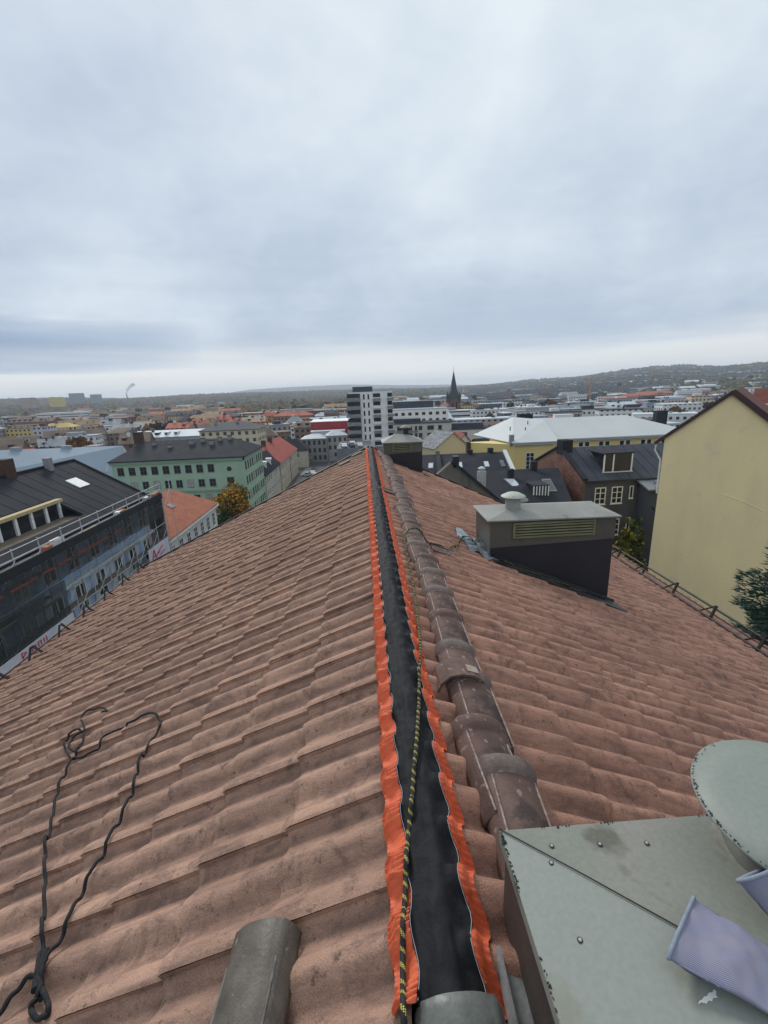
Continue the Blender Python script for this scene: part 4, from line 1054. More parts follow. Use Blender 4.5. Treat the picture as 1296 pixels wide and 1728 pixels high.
b = MB(); b.beam((Wd+.18, -.5, rz_(-.5)+.06), (Wd+.18, 7, rz_(7)+.06), .2, .22); part('verge', b, M_SEAM, rf)
b = MB(); b.beam((0, 7, rz_(7)+.08), (Wd+.1, 7, rz_(7)+.08), .3, .16); part('ridge_cap', b, M_SEAM, rf)
# recessed dormer: floor, glazed wall with white posts, yellow beam
b = MB(); b.box((cut0, .6, h+.25), (cut1, 3.1, h+.45)); part('terrace_floor', b, M_PLANK, sb.t)
b = MB(); b.box((cut0, 2.6, h+.46), (cut1, 2.75, rz_(3.2)-.25)); part('terrace_glazing', b, M_GLASS, sb.t)
for k in range(10):
    x = cut0+.3+(cut1-cut0-.6)*k/9
    b = MB(); b.box((x-.13, 2.42, h+.47), (x+.13, 2.597, rz_(3.2)-.25)); part('post', b, M_WHITE, sb.t)
b = MB(); b.box((cut0-.1, 2.30, rz_(3.2)-.25), (cut1+.1, 2.9, rz_(3.2)+.02)); part('timber_beam', b, mat('yellow timber', (.50, .40, .22), .8, (.42, .33, .18), 3), sb.t)
b = MB(); b.slab([(SB(45.5), 3.3, rz_(3.3)+.12), (SB(47.2), 3.3, rz_(3.3)+.12), (SB(47.2), 4.6, rz_(4.6)+.12), (SB(45.5), 4.6, rz_(4.6)+.12)], .12); part('skylight', b, M_WHITE, rf)
for (xx, yy, mt, hh, ww) in ((SB(41.0), 6.6, M_BRICKD, 1.5, 1.2), (SB(38.0), 7.8, mat('cream plaster', (.62, .55, .42), .9), 1.3, 1.8), (SB(46.2), 6.3, M_VENT, .9, .6)):
    c = sb.box('chimney', (xx, yy, rz_(7)-1), (xx+ww, yy+ww, rz_(7)+hh), mt, sb.t)
# facade: windows, pilasters, cornices
for zz_, hw in ((h-3.4, 1.9), (h-7.3, 2.3), (h-11.0, 2.1), (h-14.5, 2.0)):
    for k in range(13):
        x = 1.6+k*3.1
        if x < Wd-1: window(sb.t, x, 0, zz_, 0, w=1.6, h=hw*1.12, nx=2, ny=2, mt=M_WHITE, fw=.15)
for k in range(14):
    x = .05+k*3.1
    if x < Wd-.3:
        b = MB(); b.box((x, -.16, 1), (x+.45, -.003, h-4.6)); part('pilaster', b, M_TRIM if k % 3 == 0 else M_BLUE, sb.t)
for zz_, dd in ((h-4.35, .55), (h-8.1, .4), (h-11.9, .45), (h-.7, .6)):
    b = MB(); b.box((-.05, -dd, zz_), (Wd+.05, -.003, zz_+.28)); part('cornice', b, M_TRIM, sb.t)
# scaffold: standards, ledgers, planks, guard rails, nets
M_ORR_ = mat('clay red brick pile', (.42, .16, .09), .9)
sc = thing('scaffold', 'steel scaffold with dark nets and guard rails in front of the blue building', 'scaffold', (XS, sbY0, GROUND), PI/2)
lifts = [2.0*k+.3 for k in range(0, 10)]
topz = h+1.3
nst = 17
for k in range(nst):
    x = .2+k*2.5
    for yy in (-1.7, -.75):
        b = MB(); b.tube([(x, yy, 0), (x, yy, topz if yy < -1 else h-.4)], .045, 5); part('standard', b, M_STEEL, sc)
for i, z in enumerate(lifts+[h+.55, h+1.2]):
    b = MB(); b.tube([(0, -1.74, z), (Wd+.6, -1.74, z)], .035, 5); part('ledger', b, M_STEEL, sc)
    if z < h-.5:
        b = MB(); b.box((0, -1.65, z-.12), (Wd+.4 if i % 3 == 0 else SB(32), -.8, z-.07)); part('plank_deck', b, M_PLANK, sc)
b = MB(); b.box((0, -1.8, h-.3), (Wd+.4, -.62, h-.22)); part('plank_deck', b, mat('top deck', (.06, .058, .055), .8, (.16, .15, .14), 1.5), sc)
b = MB(); b.box((0, -1.86, h-.55), (Wd+.6, -1.82, h+.15)); part('toe_board', b, M_SEAM, sc)
b = MB(); b.box((2, -1.90, h-1.4), (Wd*.8, -1.87, h-1.25)); part('red_strap', b, mat('rust red strap', (.22, .05, .035), .8), sc)
def net(name, x0, x1, z0, z1, mt, yb=-1.82, seed=0):
    nx, nz_ = max(2, int((x1-x0)/.6)), max(2, int((z1-z0)/.7)); V = []; Fc = []
    for i in range(nx+1):
        for j in range(nz_+1):
            x = x0+(x1-x0)*i/nx; z = z0+(z1-z0)*j/nz_
            V.append((x, yb-.10*abs(math.sin(PI*x/2.5))-.12*noise.noise(Vector((x*.9, z*.5, seed))), z))
    for i in range(nx):
        for j in range(nz_): q = i*(nz_+1)+j; Fc.append((q, q+nz_+1, q+nz_+2, q+1))
    b = MB(); b.add(V, Fc, True); return part(name, b, mt, sc)
net('dark_net', 0, Wd+.3, h-2.5, h-.6, M_NETD, seed=1)
net('dark_net', 0, SB(33), h-9, h-2.6, M_NETD, seed=2)
net('grey_net', SB(33.2), Wd+.3, h-18, h-2.6, M_NETG, seed=3)
net('grey_net', 0, SB(33), h-18, h-9.1, M_NETG, seed=5)
b = MB()
V = [(Wd+.5, -1.7, h-8), (Wd+.5, .2, h-8), (Wd+.5, .2, h+.2), (Wd+.5, -1.7, h+.2)]; b.prism(V, (.03, 0, 0)); part('end_net', b, mat('brown end net', (.055, .040, .034), .9, (.09, .06, .05), 2), sc)
rs_ = random.Random(9)
for k in range(nst-1):
    x = .2+k*2.5
    for (za, zb_) in ((h-1.9, h+.5), (h-5.9, h-3.9), (h-9.9, h-7.9)):
        if rs_.random() < .55: b = MB(); b.tube([(x, -1.78, za), (x+2.5, -1.78, zb_)], .03, 5); part('brace', b, M_STEEL, sc)
for k in range(15):
    x = rs_.uniform(0, Wd-5); z = rs_.choice([h-.2, h-.2, h-2.1, h-4.1]); l_ = rs_.uniform(1.5, 4)
    b = MB(); b.beam((x, rs_.uniform(-1.5, -.9), z+.05), (x+l_, rs_.uniform(-1.5, -.9), z+.09), .24, .06); part('plank', b, mat('pale plank', (.38, .30, .20), .9, (.26, .21, .15), 3), sc)
for k in range(9):
    x = SB(22)+rs_.uniform(0, 30); z = h-.2; b = MB(); b.box((x, -1.5, z), (x+rs_.uniform(.5, 1.4), -1.0, z+rs_.uniform(.2, .6))); part('bundle', b, [M_WHITE, M_ORR_, M_STEEL][k % 3], sc)
# banner with red hand lettering
bn = thing('banner', 'long white banner with red painted strokes hung low on the scaffold', 'banner', (XS+2.0, 26.5, GROUND+h-6.35), PI/2)
b = MB(); b.box((-1.5, 0, 0), (6.5, .02, .95)); part('cloth', b, mat('white cloth', (.62, .62, .66), .8, (.50, .52, .58), .8), bn)
M_RED = mat('red paint', (.50, .02, .06), .7)
def strokes(parent, segs, x0, z0, s, y=-.012):
    for k, (a, c) in enumerate(segs):
        b = MB(); b.beam((x0+a[0]*s, y, z0+a[1]*s), (x0+c[0]*s, y, z0+c[1]*s), .13*s+.03, .01); part('stroke', b, M_RED, parent)
strokes(bn, [((0, 0), (0, 1)), ((0, 1), (.6, .8)), ((.6, .8), (0, .5)), ((0, .5), (.6, 0)), ((.9, 0), (1.2, 1)), ((1.2, 1), (1.5, 0)), ((1.0, .4), (1.4, .4)), ((1.8, 0), (1.8, .9)), ((2.2, 0), (2.2, .9)), ((2.6, 0), (2.6, .9)), ((2.2, .9), (2.6, .9)), ((3.0, 0), (3.0, .9)), ((3.4, .1), (3.4, .9))], .9, .12, .70)
bn2 = thing('banner', 'small white banner with red strokes at the far end of the scaffold', 'banner', (XS+2.0, 45.9, GROUND+h-6.9), PI/2)
b = MB(); b.box((0, 0, 0), (5, .02, 1.9)); part('cloth', b, mat('white cloth', (.62, .62, .66)), bn2)
strokes(bn2, [((0, .1), (.5, 1)), ((.5, 1), (.8, .1)), ((.2, .4), (1.5, .5)), ((1.0, .5), (2.2, .9)), ((1.5, .2), (2.4, .4))], .5, .3, 1.3)

# small white house with the orange red roof
M_ORR = mat('orange red tiles', (.36, .115, .055), .85, (.27, .085, .045), .9, nd=6, fine=.12, fs=3, spots=[((.13, .06, .04), 1.2, .62)])
M_OFFW = mat('off white render', (.66, .66, .61), .85, (.58, .58, .54), .4)
oh = Bld('white_town_house', 'white house with orange red tiled roof at the end of the scaffold', 'building', XS, 51.9, PI/2, 21.9, 11, -15.9, M_OFFW)
oh.h = Zl(-15.9); hh = oh.h
b = MB()
b.slab([(-.1, -.5, hh), (22.3, -.5, hh), (18.3, 5.5, hh+3.6), (-.1, 5.5, hh+3.6)], .2)
b.slab([(22.3, -.5, hh), (22.3, 11.5, hh), (18.3, 5.5, hh+3.6)], .2)
b.slab([(-.1, 11.5, hh), (22.3, 11.5, hh), (18.3, 5.5, hh+3.6), (-.1, 5.5, hh+3.6)], .2)
rf = part('roof', b, M_ORR, oh.t)
b = MB(); b.slab([(11.8, 2.6, hh+1.98), (12.9, 2.6, hh+1.98), (12.9, 3.4, hh+2.46), (11.8, 3.4, hh+2.46)], .12); part('skylight', b, M_VENT, rf)
b = MB(); b.box((-.1, -.55, hh-.45), (22.3, -.003, hh-.18)); part('cornice', b, M_WHITE, oh.t)
oh.wins('f', linspace(1.5, 20.3, 8), [hh-3.4, hh-7.0], w=1.3, h=2.2, nx=2, ny=3, mt=M_WHITE, fw=.10)

# further houses down the street
M_CREAM = mat('cream render', (.52, .45, .33), .85, (.45, .39, .28), .3); M_CREAM2 = mat('pale cream render', (.50, .46, .38), .85, (.42, .39, .32), .3)
M_REDR = mat('red roof tiles', (.33, .060, .040), .85, (.26, .05, .035), .6, fine=.1, fs=2)
b1 = Bld('cream_town_house', 'narrow cream house with dark mansard roof and dormers right of the green building', 'building', XS+.2, 112, PI/2, 19, 11, -18.0, M_CREAM2)
b1.gable(4.0, M_BROOF2, 'x', pos=.3); b1.wins('f', linspace(1.6, 17.4, 7), [b1.h-2.6, b1.h-5.9], w=1.1, h=1.7)
for x in (5, 11): 
    d_ = b1.box('dormer', (x, .6, b1.h+.5), (x+1.6, 3.5, b1.h+2.6), M_WHITE); b1.wins('f', [], [])
    o = link('window', win_mesh(1.0, 1.2, 2, 1, M_DFRAME)[0], b1.t, (x+.8, .58, b1.h+.9)); link('pane', win_mesh(1.0, 1.2, 2, 1, M_DFRAME)[1], o)
b2 = Bld('cream_town_house', 'warm cream house with bright red roof, farther of the pair along the street', 'building', XS+.4, 132, PI/2, 34, 12, -17.9, M_CREAM)
b2.gable(4.6, M_REDR, 'x'); b2.wins('f', linspace(1.6, 32, 12), [b2.h-2.7, b2.h-6.0], w=1.15, h=1.8)
for x in (6, 16): c = b2.box('chimney', (x, 5.2, b2.h+3), (x+1.2, 6.4, b2.h+6), M_BRICKD)
b = MB(); b.box((16.9, -.12, 0), (17.05, -.003, b2.h)); part('downpipe', b, M_BROOF, b2.t)
# grey building closing the street, front turned to the camera
M_GREYB = mat('grey brick facade', (.26, .26, .25), .85, (.22, .22, .215), .4); M_GREYB2 = mat('mid grey facade', (.32, .325, .32), .85, (.27, .275, .27), .4); M_TINR = mat('light tin roof', (.30, .345, .37), .5, (.24, .28, .31), .4)
b3 = Bld('grey_corner_building', 'four storey grey building with pale tin roof at the bend of the street', 'building', -27.0, 190, 0, 10.8, 14, -17.0, M_GREYB)
b3.hip(1.5, M_TINR, inset=4); b3.wins('f', linspace(1.2, 9.6, 5), [b3.h-2.6, b3.h-5.8, b3.h-8.9], w=1.1, h=1.8, mt=M_DFRAME, curt=.25)
b3b = Bld('grey_corner_building', 'lighter grey building with regular windows joined to the right end of the grey corner building', 'building', -16.1, 191, .12, 8.6, 14, -16.2, M_GREYB2)
b3b.hip(1.6, M_TINR, inset=3); b3b.wins('f', linspace(1.0, 7.6, 4), [b3b.h-2.6, b3b.h-5.8, b3b.h-8.9], w=1.0, h=1.7, mt=M_DFRAME, curt=.25)
b3c = Bld('dark_roof_house', 'house with dark hipped roof between the red roof and the grey building', 'building', -38, 176, .1, 15, 12, -20.2, M_CREAM2); b3c.hip(4.2, M_BROOF2, inset=4); b3c.wins('f', linspace(1.5, 13.5, 6), [b3c.h-2.6], w=1.1, h=1.6)
b4 = Bld('red_warehouse', 'bright red flat box building behind the grey street corner', 'building', -24.5, 207, 0, 21.5, 18, -11.2, mat('signal red cladding', (.30, .025, .035), .6, (.24, .02, .03), .3)); b4.flat(M_WHITE, over=.3)
b4b = Bld('pale_hall', 'low pale lilac hall in front of the red building', 'building', -24.0, 201, 0, 15, 5, -15.0, mat('pale lilac sheet', (.42, .41, .48), .6, (.36, .36, .42), .5)); b4b.flat(M_WHITE)

# white tower block
M_TW = mat('white tower cladding', (.80, .79, .77), .8, (.72, .715, .70), .15); M_BALC = mat('grey balcony glass', (.22, .26, .275), .3, (.17, .20, .21), .6)
tw = Bld('white_tower_block', 'white high rise with rounded grey glass balconies on its left corner', 'building', -5.3, 169, 0, 16.2, 14, 1.0, M_TW)
th_ = tw.h
tw.box('roof', (-.05, -.05, th_+.003), (16.25, 14, th_+.3), M_TW); tw.box('roof_plant', (1.5, 3, th_+.303), (9, 10, th_+2.2), mat('plant dark', (.045, .055, .08), .6))
for k in range(9):
    z = th_-2.95*(k+1)
    b = MB(); b.box((-1.0, -1.4, z), (4.3, -.003, z+1.25)); part('balcony', b, M_BALC, tw.t)
    b = MB(); b.box((-.6, -.5, z+1.3), (4.2, -.004, z+2.7)); part('balcony_glazing', b, M_GLASS, tw.t)
    for x in (5.6, 7.3): window(tw.t, x, 0, z+.6, 0, w=.62, h=1.75, nx=1, ny=1, mt=M_DFRAME, fw=.05, curt=0)
    b = MB(); b.box((8.9, -.9, z-.1+(k % 2)*.3), (11.8, -.003, z+.85+(k % 2)*.3)); part('balcony', b, M_TW if k % 2 else M_BALC, tw.t)
    b = MB(); b.box((9.0, -.05, z+1.2), (11.7, -.004, z+2.6)); part('balcony_glazing', b, M_GLASS, tw.t)
    b = MB(); b.box((14.2, -1.0, z), (16.6, -.003, z+.9)); part('balcony', b, M_BALC, tw.t)
    b = MB(); b.box((14.3, -.05, z+1.2), (16.1, -.004, z+2.6)); part('balcony_glazing', b, M_GLASS, tw.t)

# beige apartment terrace
M_BEI = mat('beige render', (.60, .56, .50), .85, (.53, .49, .44), .15); M_NAVY = mat('dark blue metal', (.030, .040, .062), .5, (.045, .055, .08), .3)
bt = Bld('beige_apartment_block', 'long beige apartment block with dark blue roof box and loggias', 'building', 3.6, 186, -.05, 32.5, 13, -12.2, M_BEI)
bt.flat(M_BROOF, over=.25, th=.35)
for lx0, lx1, zz_ in ((1.3, 2.9, 0), (3.6, 6.0, 0), (7.0, 8.4, 0), (10.0, 13.0, 0), (14, 16.2, 0), (17.3, 18.3, 0), (18.9, 20.4, 0), (22.5, 25.2, 0), (27, 28.5, 0)):
    for k in range(4):
        z = bt.h-2.7-2.95*k
        if k and (lx0 == 7.0): continue
        f_ = bt.box('loggia', (lx0, -.05, z), (lx1, -.004, z+1.75), M_GLASS); 
        if (int(lx0*3)+k) % 3 == 0: bt.box('balcony', (lx0-.2, -1.3, z-.75), (lx1+.2, -.06, z+.05), M_BALC)
bx = bt.box('roof_box', (7, 3, bt.h+.4), (20, 10, bt.h+1.9), M_NAVY); 
bt2 = Bld('beige_apartment_block', 'lower stepped beige apartment wing in front of the long beige block', 'building', 36, 182, -.10, 19, 13, -15.2, M_BEI)
bt2.flat(M_BROOF, over=.2, th=.3); bt2.box('roof_box', (-2, 3.5, bt2.h+.31), (13, 10, bt2.h+2.4), M_NAVY)
for lx0, lx1 in ((.8, 3.2), (3.8, 6.0), (9.8, 11.0), (11.6, 12.8), (15.2, 17.8)):
    for k in range(3):
        z = bt2.h-2.7-2.95*k; bt2.box('loggia', (lx0, -.05, z), (lx1, -.004, z+1.7), M_GLASS)
        if lx0 < 5: bt2.box('balcony', (lx0-.2, -1.3, z-.75), (lx1+.2, -.06, z+.02), M_BALC)
bt3 = Bld('white_office_block', 'white block with pitched parapet behind the beige block, right of the tower', 'building', 10, 212, 0, 30, 12, -7.6, M_TW); bt3.flat(M_TINR)
bt3.wins('f', linspace(2, 28, 9), [bt3.h-2.6, bt3.h-5.6], w=1.6, h=1.3, mt=M_DFRAME)
bt4 = Bld('dark_blue_block', 'dark blue flat block just behind the white tower', 'building', 14, 232, 0, 22, 14, -4.6, M_NAVY); bt4.flat(M_NAVY)

# old houses in the dip in front of the beige block
o1 = Bld('cream_gable_house', 'small house with worn grey slate roof and cream gable beyond the far chimney', 'building', 17.5, 112, .35, 10, 9, -13.2, mat('cream gable', (.55, .47, .30), .85)); o1.gable(3.6, mat('worn slate', (.14, .15, .16), .8, (.26, .27, .28), 1.2, spots=[((.05, .05, .055), 2, .55)]), 'y', pos=.55)
o2 = Bld('red_roof_house', 'small house with orange red roof peeping behind the slate roof', 'building', 25.5, 125, .2, 5.5, 9, -14.4, M_OFFW); o2.gable(3.2, M_REDR, 'y')
o3 = Bld('dark_house', 'dark low house with white gutters beside the orange red roof', 'building', 32, 122, .15, 8, 9, -15.5, mat('dark timber', (.05, .045, .045), .8)); o3.gable(2.6, M_BROOF2, 'x')

# yellow palace with pale metal roof
M_YEL = mat('yellow render', (.78, .62, .26), .85, (.72, .56, .23), .2, nd=5, fine=.04); M_PALER = mat('pale metal roof', (.50, .52, .51), .6, (.55, .57, .56), .12, nd=6, fine=.04)
PCz = -8.1
yp = Bld('yellow_building', 'yellow rendered building with broad pale metal roof and tall white windows', 'building', 25.7, 75, 0, 6.6, 16, PCz, M_YEL)
hY = yp.h
b = MB()   # wing roof and long roof, one metal sheet each
o_ = .6
b.slab([(-o_, -o_, hY+.05), (6.6+o_, -o_, hY+.05), (8.5, 9, hY+3.0), (4.0, 14, hY+3.4)], .22)
b.slab([(-o_, -o_, hY+.05), (4.0, 14, hY+3.4), (-3.5, 16, hY+.05)], .22)
b.slab([(6.6+o_, -o_, hY+.05), (6.6+o_, 6.4, hY+.06), (8.5, 9, hY+3.0)], .22)
rfy = part('roof', b, M_PALER, yp.t)
yp2 = Bld('yellow_building', 'long rear wing of the yellow building with small paired windows under its eaves', 'building', 32.4, 82, 0, 30, 16, PCz-.5, M_YEL)
yp2.hip(3.3, M_PALER, over=.7, inset=1.0, inset2=9)
b = MB(); b.prism([(-.02, 0, 0), (-6.5, 5.5, 0), (-6.5, 6.5, 0), (-.02, 6.5, 0)], (0, 0, hY-.3)); part('side_wing', b, M_YEL, yp.t)
b = MB(); b.box((-.4, -.4, hY-.45), (7.0, -.003, hY-.18)); part('cornice', b, M_PALER, yp.t)
b = MB(); b.box((-.4, -.5, yp2.h-.5), (30.4, -.003, yp2.h-.2)); part('cornice', b, M_PALER, yp2.t)
window(yp.t, 2.6, 0, hY-4.7, 0, w=1.45, h=2.9, nx=2, ny=4, mt=M_WHITE, fw=.09, curt=0)
window(yp.t, 6.0, 0, hY-4.7, 0, w=1.45, h=2.9, nx=2, ny=4, mt=M_WHITE, fw=.09, curt=0) if False else None
for x in (1.2, 2.5, 8.2, 9.4, 12.1, 13.3, 16.1, 17.3, 20.2, 21.4, 24.2, 25.4, 28.2, 29.3):
    window(yp2.t, x, 0, yp2.h-(2.3 if x < 3 else 1.75), 0, w=1.0, h=1.6 if x < 3 else 1.0, nx=1, ny=2 if x < 3 else 1, mt=M_WHITE, fw=.10, curt=0)
yp.box('chimney', (-.9, .3, hY-.6), (-.2, 1.0, hY+1.3), M_VENT); yp2.box('chimney', (-1.5, 6.5, yp2.h+2.4), (1.2, 8.2, yp2.h+4.4), M_BROOF); yp2.box('chimney', (28, 8.5, yp2.h+.6), (30.3, 9.8, yp2.h+3.8), M_BROOF)
b = MB(); b.box((-7.2, 5.3, 0), (-6.52, 6.4, hY-.2)); part('brick_corner', b, M_BRICKD, yp.t)
for (x, y, z) in ((3.4, 5, 1.7), (4.9, 8, 2.6), (.6, 5, 1.9)): 
    b = MB(); b.lathe([(.09, 0), (.09, .7)], (x, y, hY+z-.3), 8); part('vent_pipe', b, M_BROOF, yp.t)
b = MB()
for z in (.5, .9): pass

# black roofs in the middle ground
def roof_house(name, label, pts, wallmt, roofmt, zb=GROUND):
    """building whose main roof plane is given by its four corners in the world: eave-left, eave-right, ridge-right, ridge-left; the back slope mirrors it"""
    el, er, rr, rl = [Vector(p) for p in pts]
    t = thing(name, label, 'building', (el.x, el.y, zb)); o = Vector((el.x, el.y, zb))
    bl = rl+(rl-el); bl.z = el.z; br = rr+(rr-er); br.z = er.z
    b = MB(); b.slab([el-o, er-o, rr-o, rl-o], .2); b.slab([bl-o, br-o, rr-o, rl-o], .2); r = part('roof', b, roofmt, t)
    b = MB(); base = [el-o, er-o, br-o, bl-o]; lo = [Vector((p.x, p.y, 0)) for p in base]; e = Vector((0, 0, -.15))
    V = lo+[p+e for p in base]+[rl-o+e*1.5, rr-o+e*1.5]
    b.add(V, [(0, 1, 5, 4), (2, 3, 7, 6), (1, 2, 6, 9, 5), (3, 0, 4, 8, 7), (3, 2, 1, 0), (4, 5, 9, 8), (6, 7, 8, 9)]); part('wall', b, wallmt, t)
    return t, r, o, (el, er, rr, rl)
def on_roof(c, a, f):
    el, er, rr, rl = c; lo = el.lerp(er, a); hi = rl.lerp(rr, a); return lo.lerp(hi, f)
def skylight(r, o, c, a, f, da, df, mt, frame=None):
    P_ = [on_roof(c, a, f), on_roof(c, a+da, f), on_roof(c, a+da, f+df), on_roof(c, a, f+df)]
    n = (c[1]-c[0]).cross(c[3]-c[0]).normalized()
    b = MB(); b.slab([p+n*.12-o for p in P_], .14); s = part('skylight', b, frame or M_GREYF, r)
    ce = sum(P_, Vector())/4; P2 = [ce+(p-ce)*.80 for p in P_]; b = MB(); b.slab([p+n*.135-o for p in P2], .02); part('pane', b, mt, s); return s
M_SKYG = mat('bright skylight glass', (.50, .55, .60), .15, (.40, .45, .50), 2)
M_DKW = mat('charcoal render', (.060, .066, .084), .85, (.048, .053, .068), .5, nd=6, fine=.06)
M_RENDG = mat('stained grey render', (.17, .155, .13), .95, (.10, .095, .085), .8, stretch=(3, 3, .4))
A = [atY(700, 803, 52), atY(868, 800, 52), atY(851, 762, 60), atY(706, 768, 60)]
tA, rA_, oA, cA = roof_house('black_roof_house', 'house with wide black roof and three small skylights below the beige block', A, M_DKW, M_BROOF2)
for a in (.125, .435, .72): skylight(rA_, oA, cA, a, .28, .055, .26, M_SKYG)
skylight(rA_, oA, cA, .90, .30, .04, .26, M_GLASS)
P0, P1 = on_roof(cA, .25, 0), on_roof(cA, .22, 1); n_ = (cA[1]-cA[0]).cross(cA[3]-cA[0]).normalized()
b = MB(); b.beam(P0+n_*.2-oA, P1+n_*.2-oA, .55, .5); part('party_wall', b, M_BROOF, rA_)
b = MB(); b.beam(cA[1]+n_*.1-oA, cA[2]+n_*.1-oA, .5, .35); part('verge', b, M_PALER, rA_)
for a, f in ((.60, .93), (.84, .98)):
    p = on_roof(cA, a, f)-oA; b = MB(); b.box((p.x-.35, p.y, p.z-.2), (p.x+.35, p.y+.5, p.z+.6)); part('chimney', b, M_BROOF, rA_)
Bp = [atY(838, 848, 36), atY(968, 852, 36), atY(942, 789, 44), atY(752, 797, 44)]
tB, rB_, oB, cB = roof_house('black_roof_house', 'nearer black shingle roof with an open dormer window and a silver flue', Bp, M_DKW, M_BROOF2)
skylight(rB_, oB, cB, .42, .42, .10, .26, M_SKYG)
skylight(rB_, oB, cB, .78, .30, .09, .34, M_GLASS)
# open dormer with white frame
p = on_roof(cB, .57, .22)-oB; q = on_roof(cB, .74, .22)-oB
dm = MB(); dm.box((p.x, p.y-.1, p.z-.1), (q.x, p.y+1.8, p.z+.85)); dmo = part('dormer', dm, M_BROOF, rB_) if False else part('dormer', dm, M_GLASS, tB)
for k in range(6):
    x = p.x+(q.x-p.x)*k/5; b = MB(); b.box((x-.05, p.y-.16, p.z-.1), (x+.05, p.y-.103, p.z+.84)); part('post', b, M_WHITE, dmo)
b = MB(); b.box((p.x-.1, p.y-.16, p.z+.853), (q.x+.1, p.y+1.9, p.z+.91)); part('dormer_roof', b, M_BROOF, dmo)
b = MB(); b.box((p.x-.1, p.y-.2, p.z-.25), (q.x+.1, p.y-.102, p.z-.12)); part('sill', b, M_WHITE, dmo)
for a, f in ((.50, .72), (.06, .95), (.77, .95)):
    pp = on_roof(cB, a, f)-oB; b = MB(); b.box((pp.x-.28, pp.y-.2, pp.z-.2), (pp.x+.28, pp.y+.3, pp.z+.9)); part('chimney', b, M_BROOF, tB)
# silver flue standing in front of that roof
p = atY(812, 838, 34.5); fl = thing('silver_flue', 'upright silver flue pipe in front of the nearer black roof', 'flue', (p[0], p[1], p[2]-1.0))
b = MB(); b.lathe([(.36, 0), (.36, 3.05), (.34, 3.08)], n=18); part('pipe', b, mat('dull steel', (.34, .34, .32), .4, (.22, .22, .21), 3, metal=.3), fl)
b = MB(); b.lathe([(.22, 3.08), (.22, 3.25), (.30, 3.27), (.30, 3.33), (.12, 3.45), (.01, 3.46)], n=16); part('cap', b, M_PALER, fl)
# stained party wall beside our gable
pw = [atY(745, 800, 24), atY(762, 780, 24), atY(866, 866, 24), atY(872, 900, 24)]
tP = thing('party_wall', 'stained grey render party wall with dark sloping coping beyond the far gable', 'wall', (pw[0][0], 24, GROUND))
o = np.array([pw[0][0], 24, GROUND])
a0, a1 = pw[1]-o, pw[2]-o
b = MB(); b.prism([(a0[0], 0, 0), (a1[0]+1.5, 0, 0), (a1[0]+1.5, 0, a1[2]-.6), (a1[0], 0, a1[2]), (a0[0], 0, a0[2]), (a0[0]-1.2, 0, a0[2]-1.0)], (0, .45, 0)); part('wall', b, M_RENDG, tP)
b = MB(); b.beam((a0[0], .22, a0[2]+.08), (a1[0], .22, a1[2]+.08), .7, .14); b.beam((a1[0], .22, a1[2]+.08), (a1[0]+2.6, .22, a1[2]-.3), .7, .14); part('coping', b, M_BROOF, tP)
b = MB(); b.box((a0[0]+.1, .0, a0[2]-.3), (a0[0]+.42, .45, a0[2]+.30)); part('chimney', b, M_DKSH, tP)

# charcoal building on the right
gz = -7.8
cg = Bld('charcoal_building', 'charcoal rendered building with white casement windows, black roof and brick gable', 'building', 21.4, 42, .04, 15, 11.5, gz, M_CWALL)
b = MB(); H_ = cg.h; R_ = 2.4
b.slab([(-.1, -.45, H_-.2), (15.3, -.45, H_-.2), (15.3, 5.2, H_+R_), (-.1, 5.2, H_+R_)], .2); b.slab([(-.1, 12, H_-.3), (15.3, 12, H_-.3), (15.3, 5.21, H_+R_), (-.1, 5.21, H_+R_)], .2)
rfc = part('roof', b, M_CROOF, cg.t)
M_BRK = mat('red brown brick', (.28, .14, .10), .9, (.19, .095, .07), 1.0, nd=6); M_BRK2 = mat('dark red brick', (.20, .095, .07), .9, (.14, .07, .055), 1.0); M_MORT = mat('brick mortar', (.12, .09, .075), .95)
b = MB(); b.prism([(-.28, -.3, H_-6), (-.28, 11.8, H_-6), (-.28, 11.8, H_-.3), (-.28, 5.2, H_+R_+.1), (-.28, -.3, H_)], (.26, 0, 0)); bg = part('brick_gable', b, M_MORT, cg.t)
bm_ = [None, None]
for i_, mt in enumerate((M_BRK, M_BRK2)):
    b = MB(); b.box((-.03, -.145, -.055), (0, .145, .055)); bm_[i_] = b.mesh('brick', mt)
bb = MB(); bb2 = MB(); rb = random.Random(4)
for r_ in range(0, 74):
    z = H_-5.6+r_*.125
    for c_ in range(0, 41):
        y = -.15+c_*.30+(r_ % 2)*.15
        lim = H_+(y+.3)*(R_+.1)/5.5 if y < 5.2 else H_-.3+(11.8-y)*(R_+.4)/6.6
        if z+.06 < lim-.05 and y < 11.65: (bb if rb.random() < .6 else bb2).box((-.30, y-.138, z-.053), (-.281, y+.138, z+.053))
stuff(part('bricks', bb, M_BRK, bg)); stuff(part('bricks', bb2, M_BRK2, bg))
b = MB(); b.beam((-.15, -.45, H_-.02), (-.15, 5.2, H_+R_+.2), .5, .2); b.beam((-.15, 5.2, H_+R_+.2), (-.15, 12, H_-.15), .5, .2); part('verge_coping', b, M_BROOF, cg.t)
cg.box('chimney', (-.35, 4.3, H_+R_-.6), (.8, 5.6, H_+R_+.9), M_BROOF)
for k in range(1, 14):
    x = .2+k*1.1; b = MB(); b.beam((x, -.45, H_-.17), (x, 5.15, H_+R_+.02), .03, .035); part('seam', b, M_CROOF, rfc)
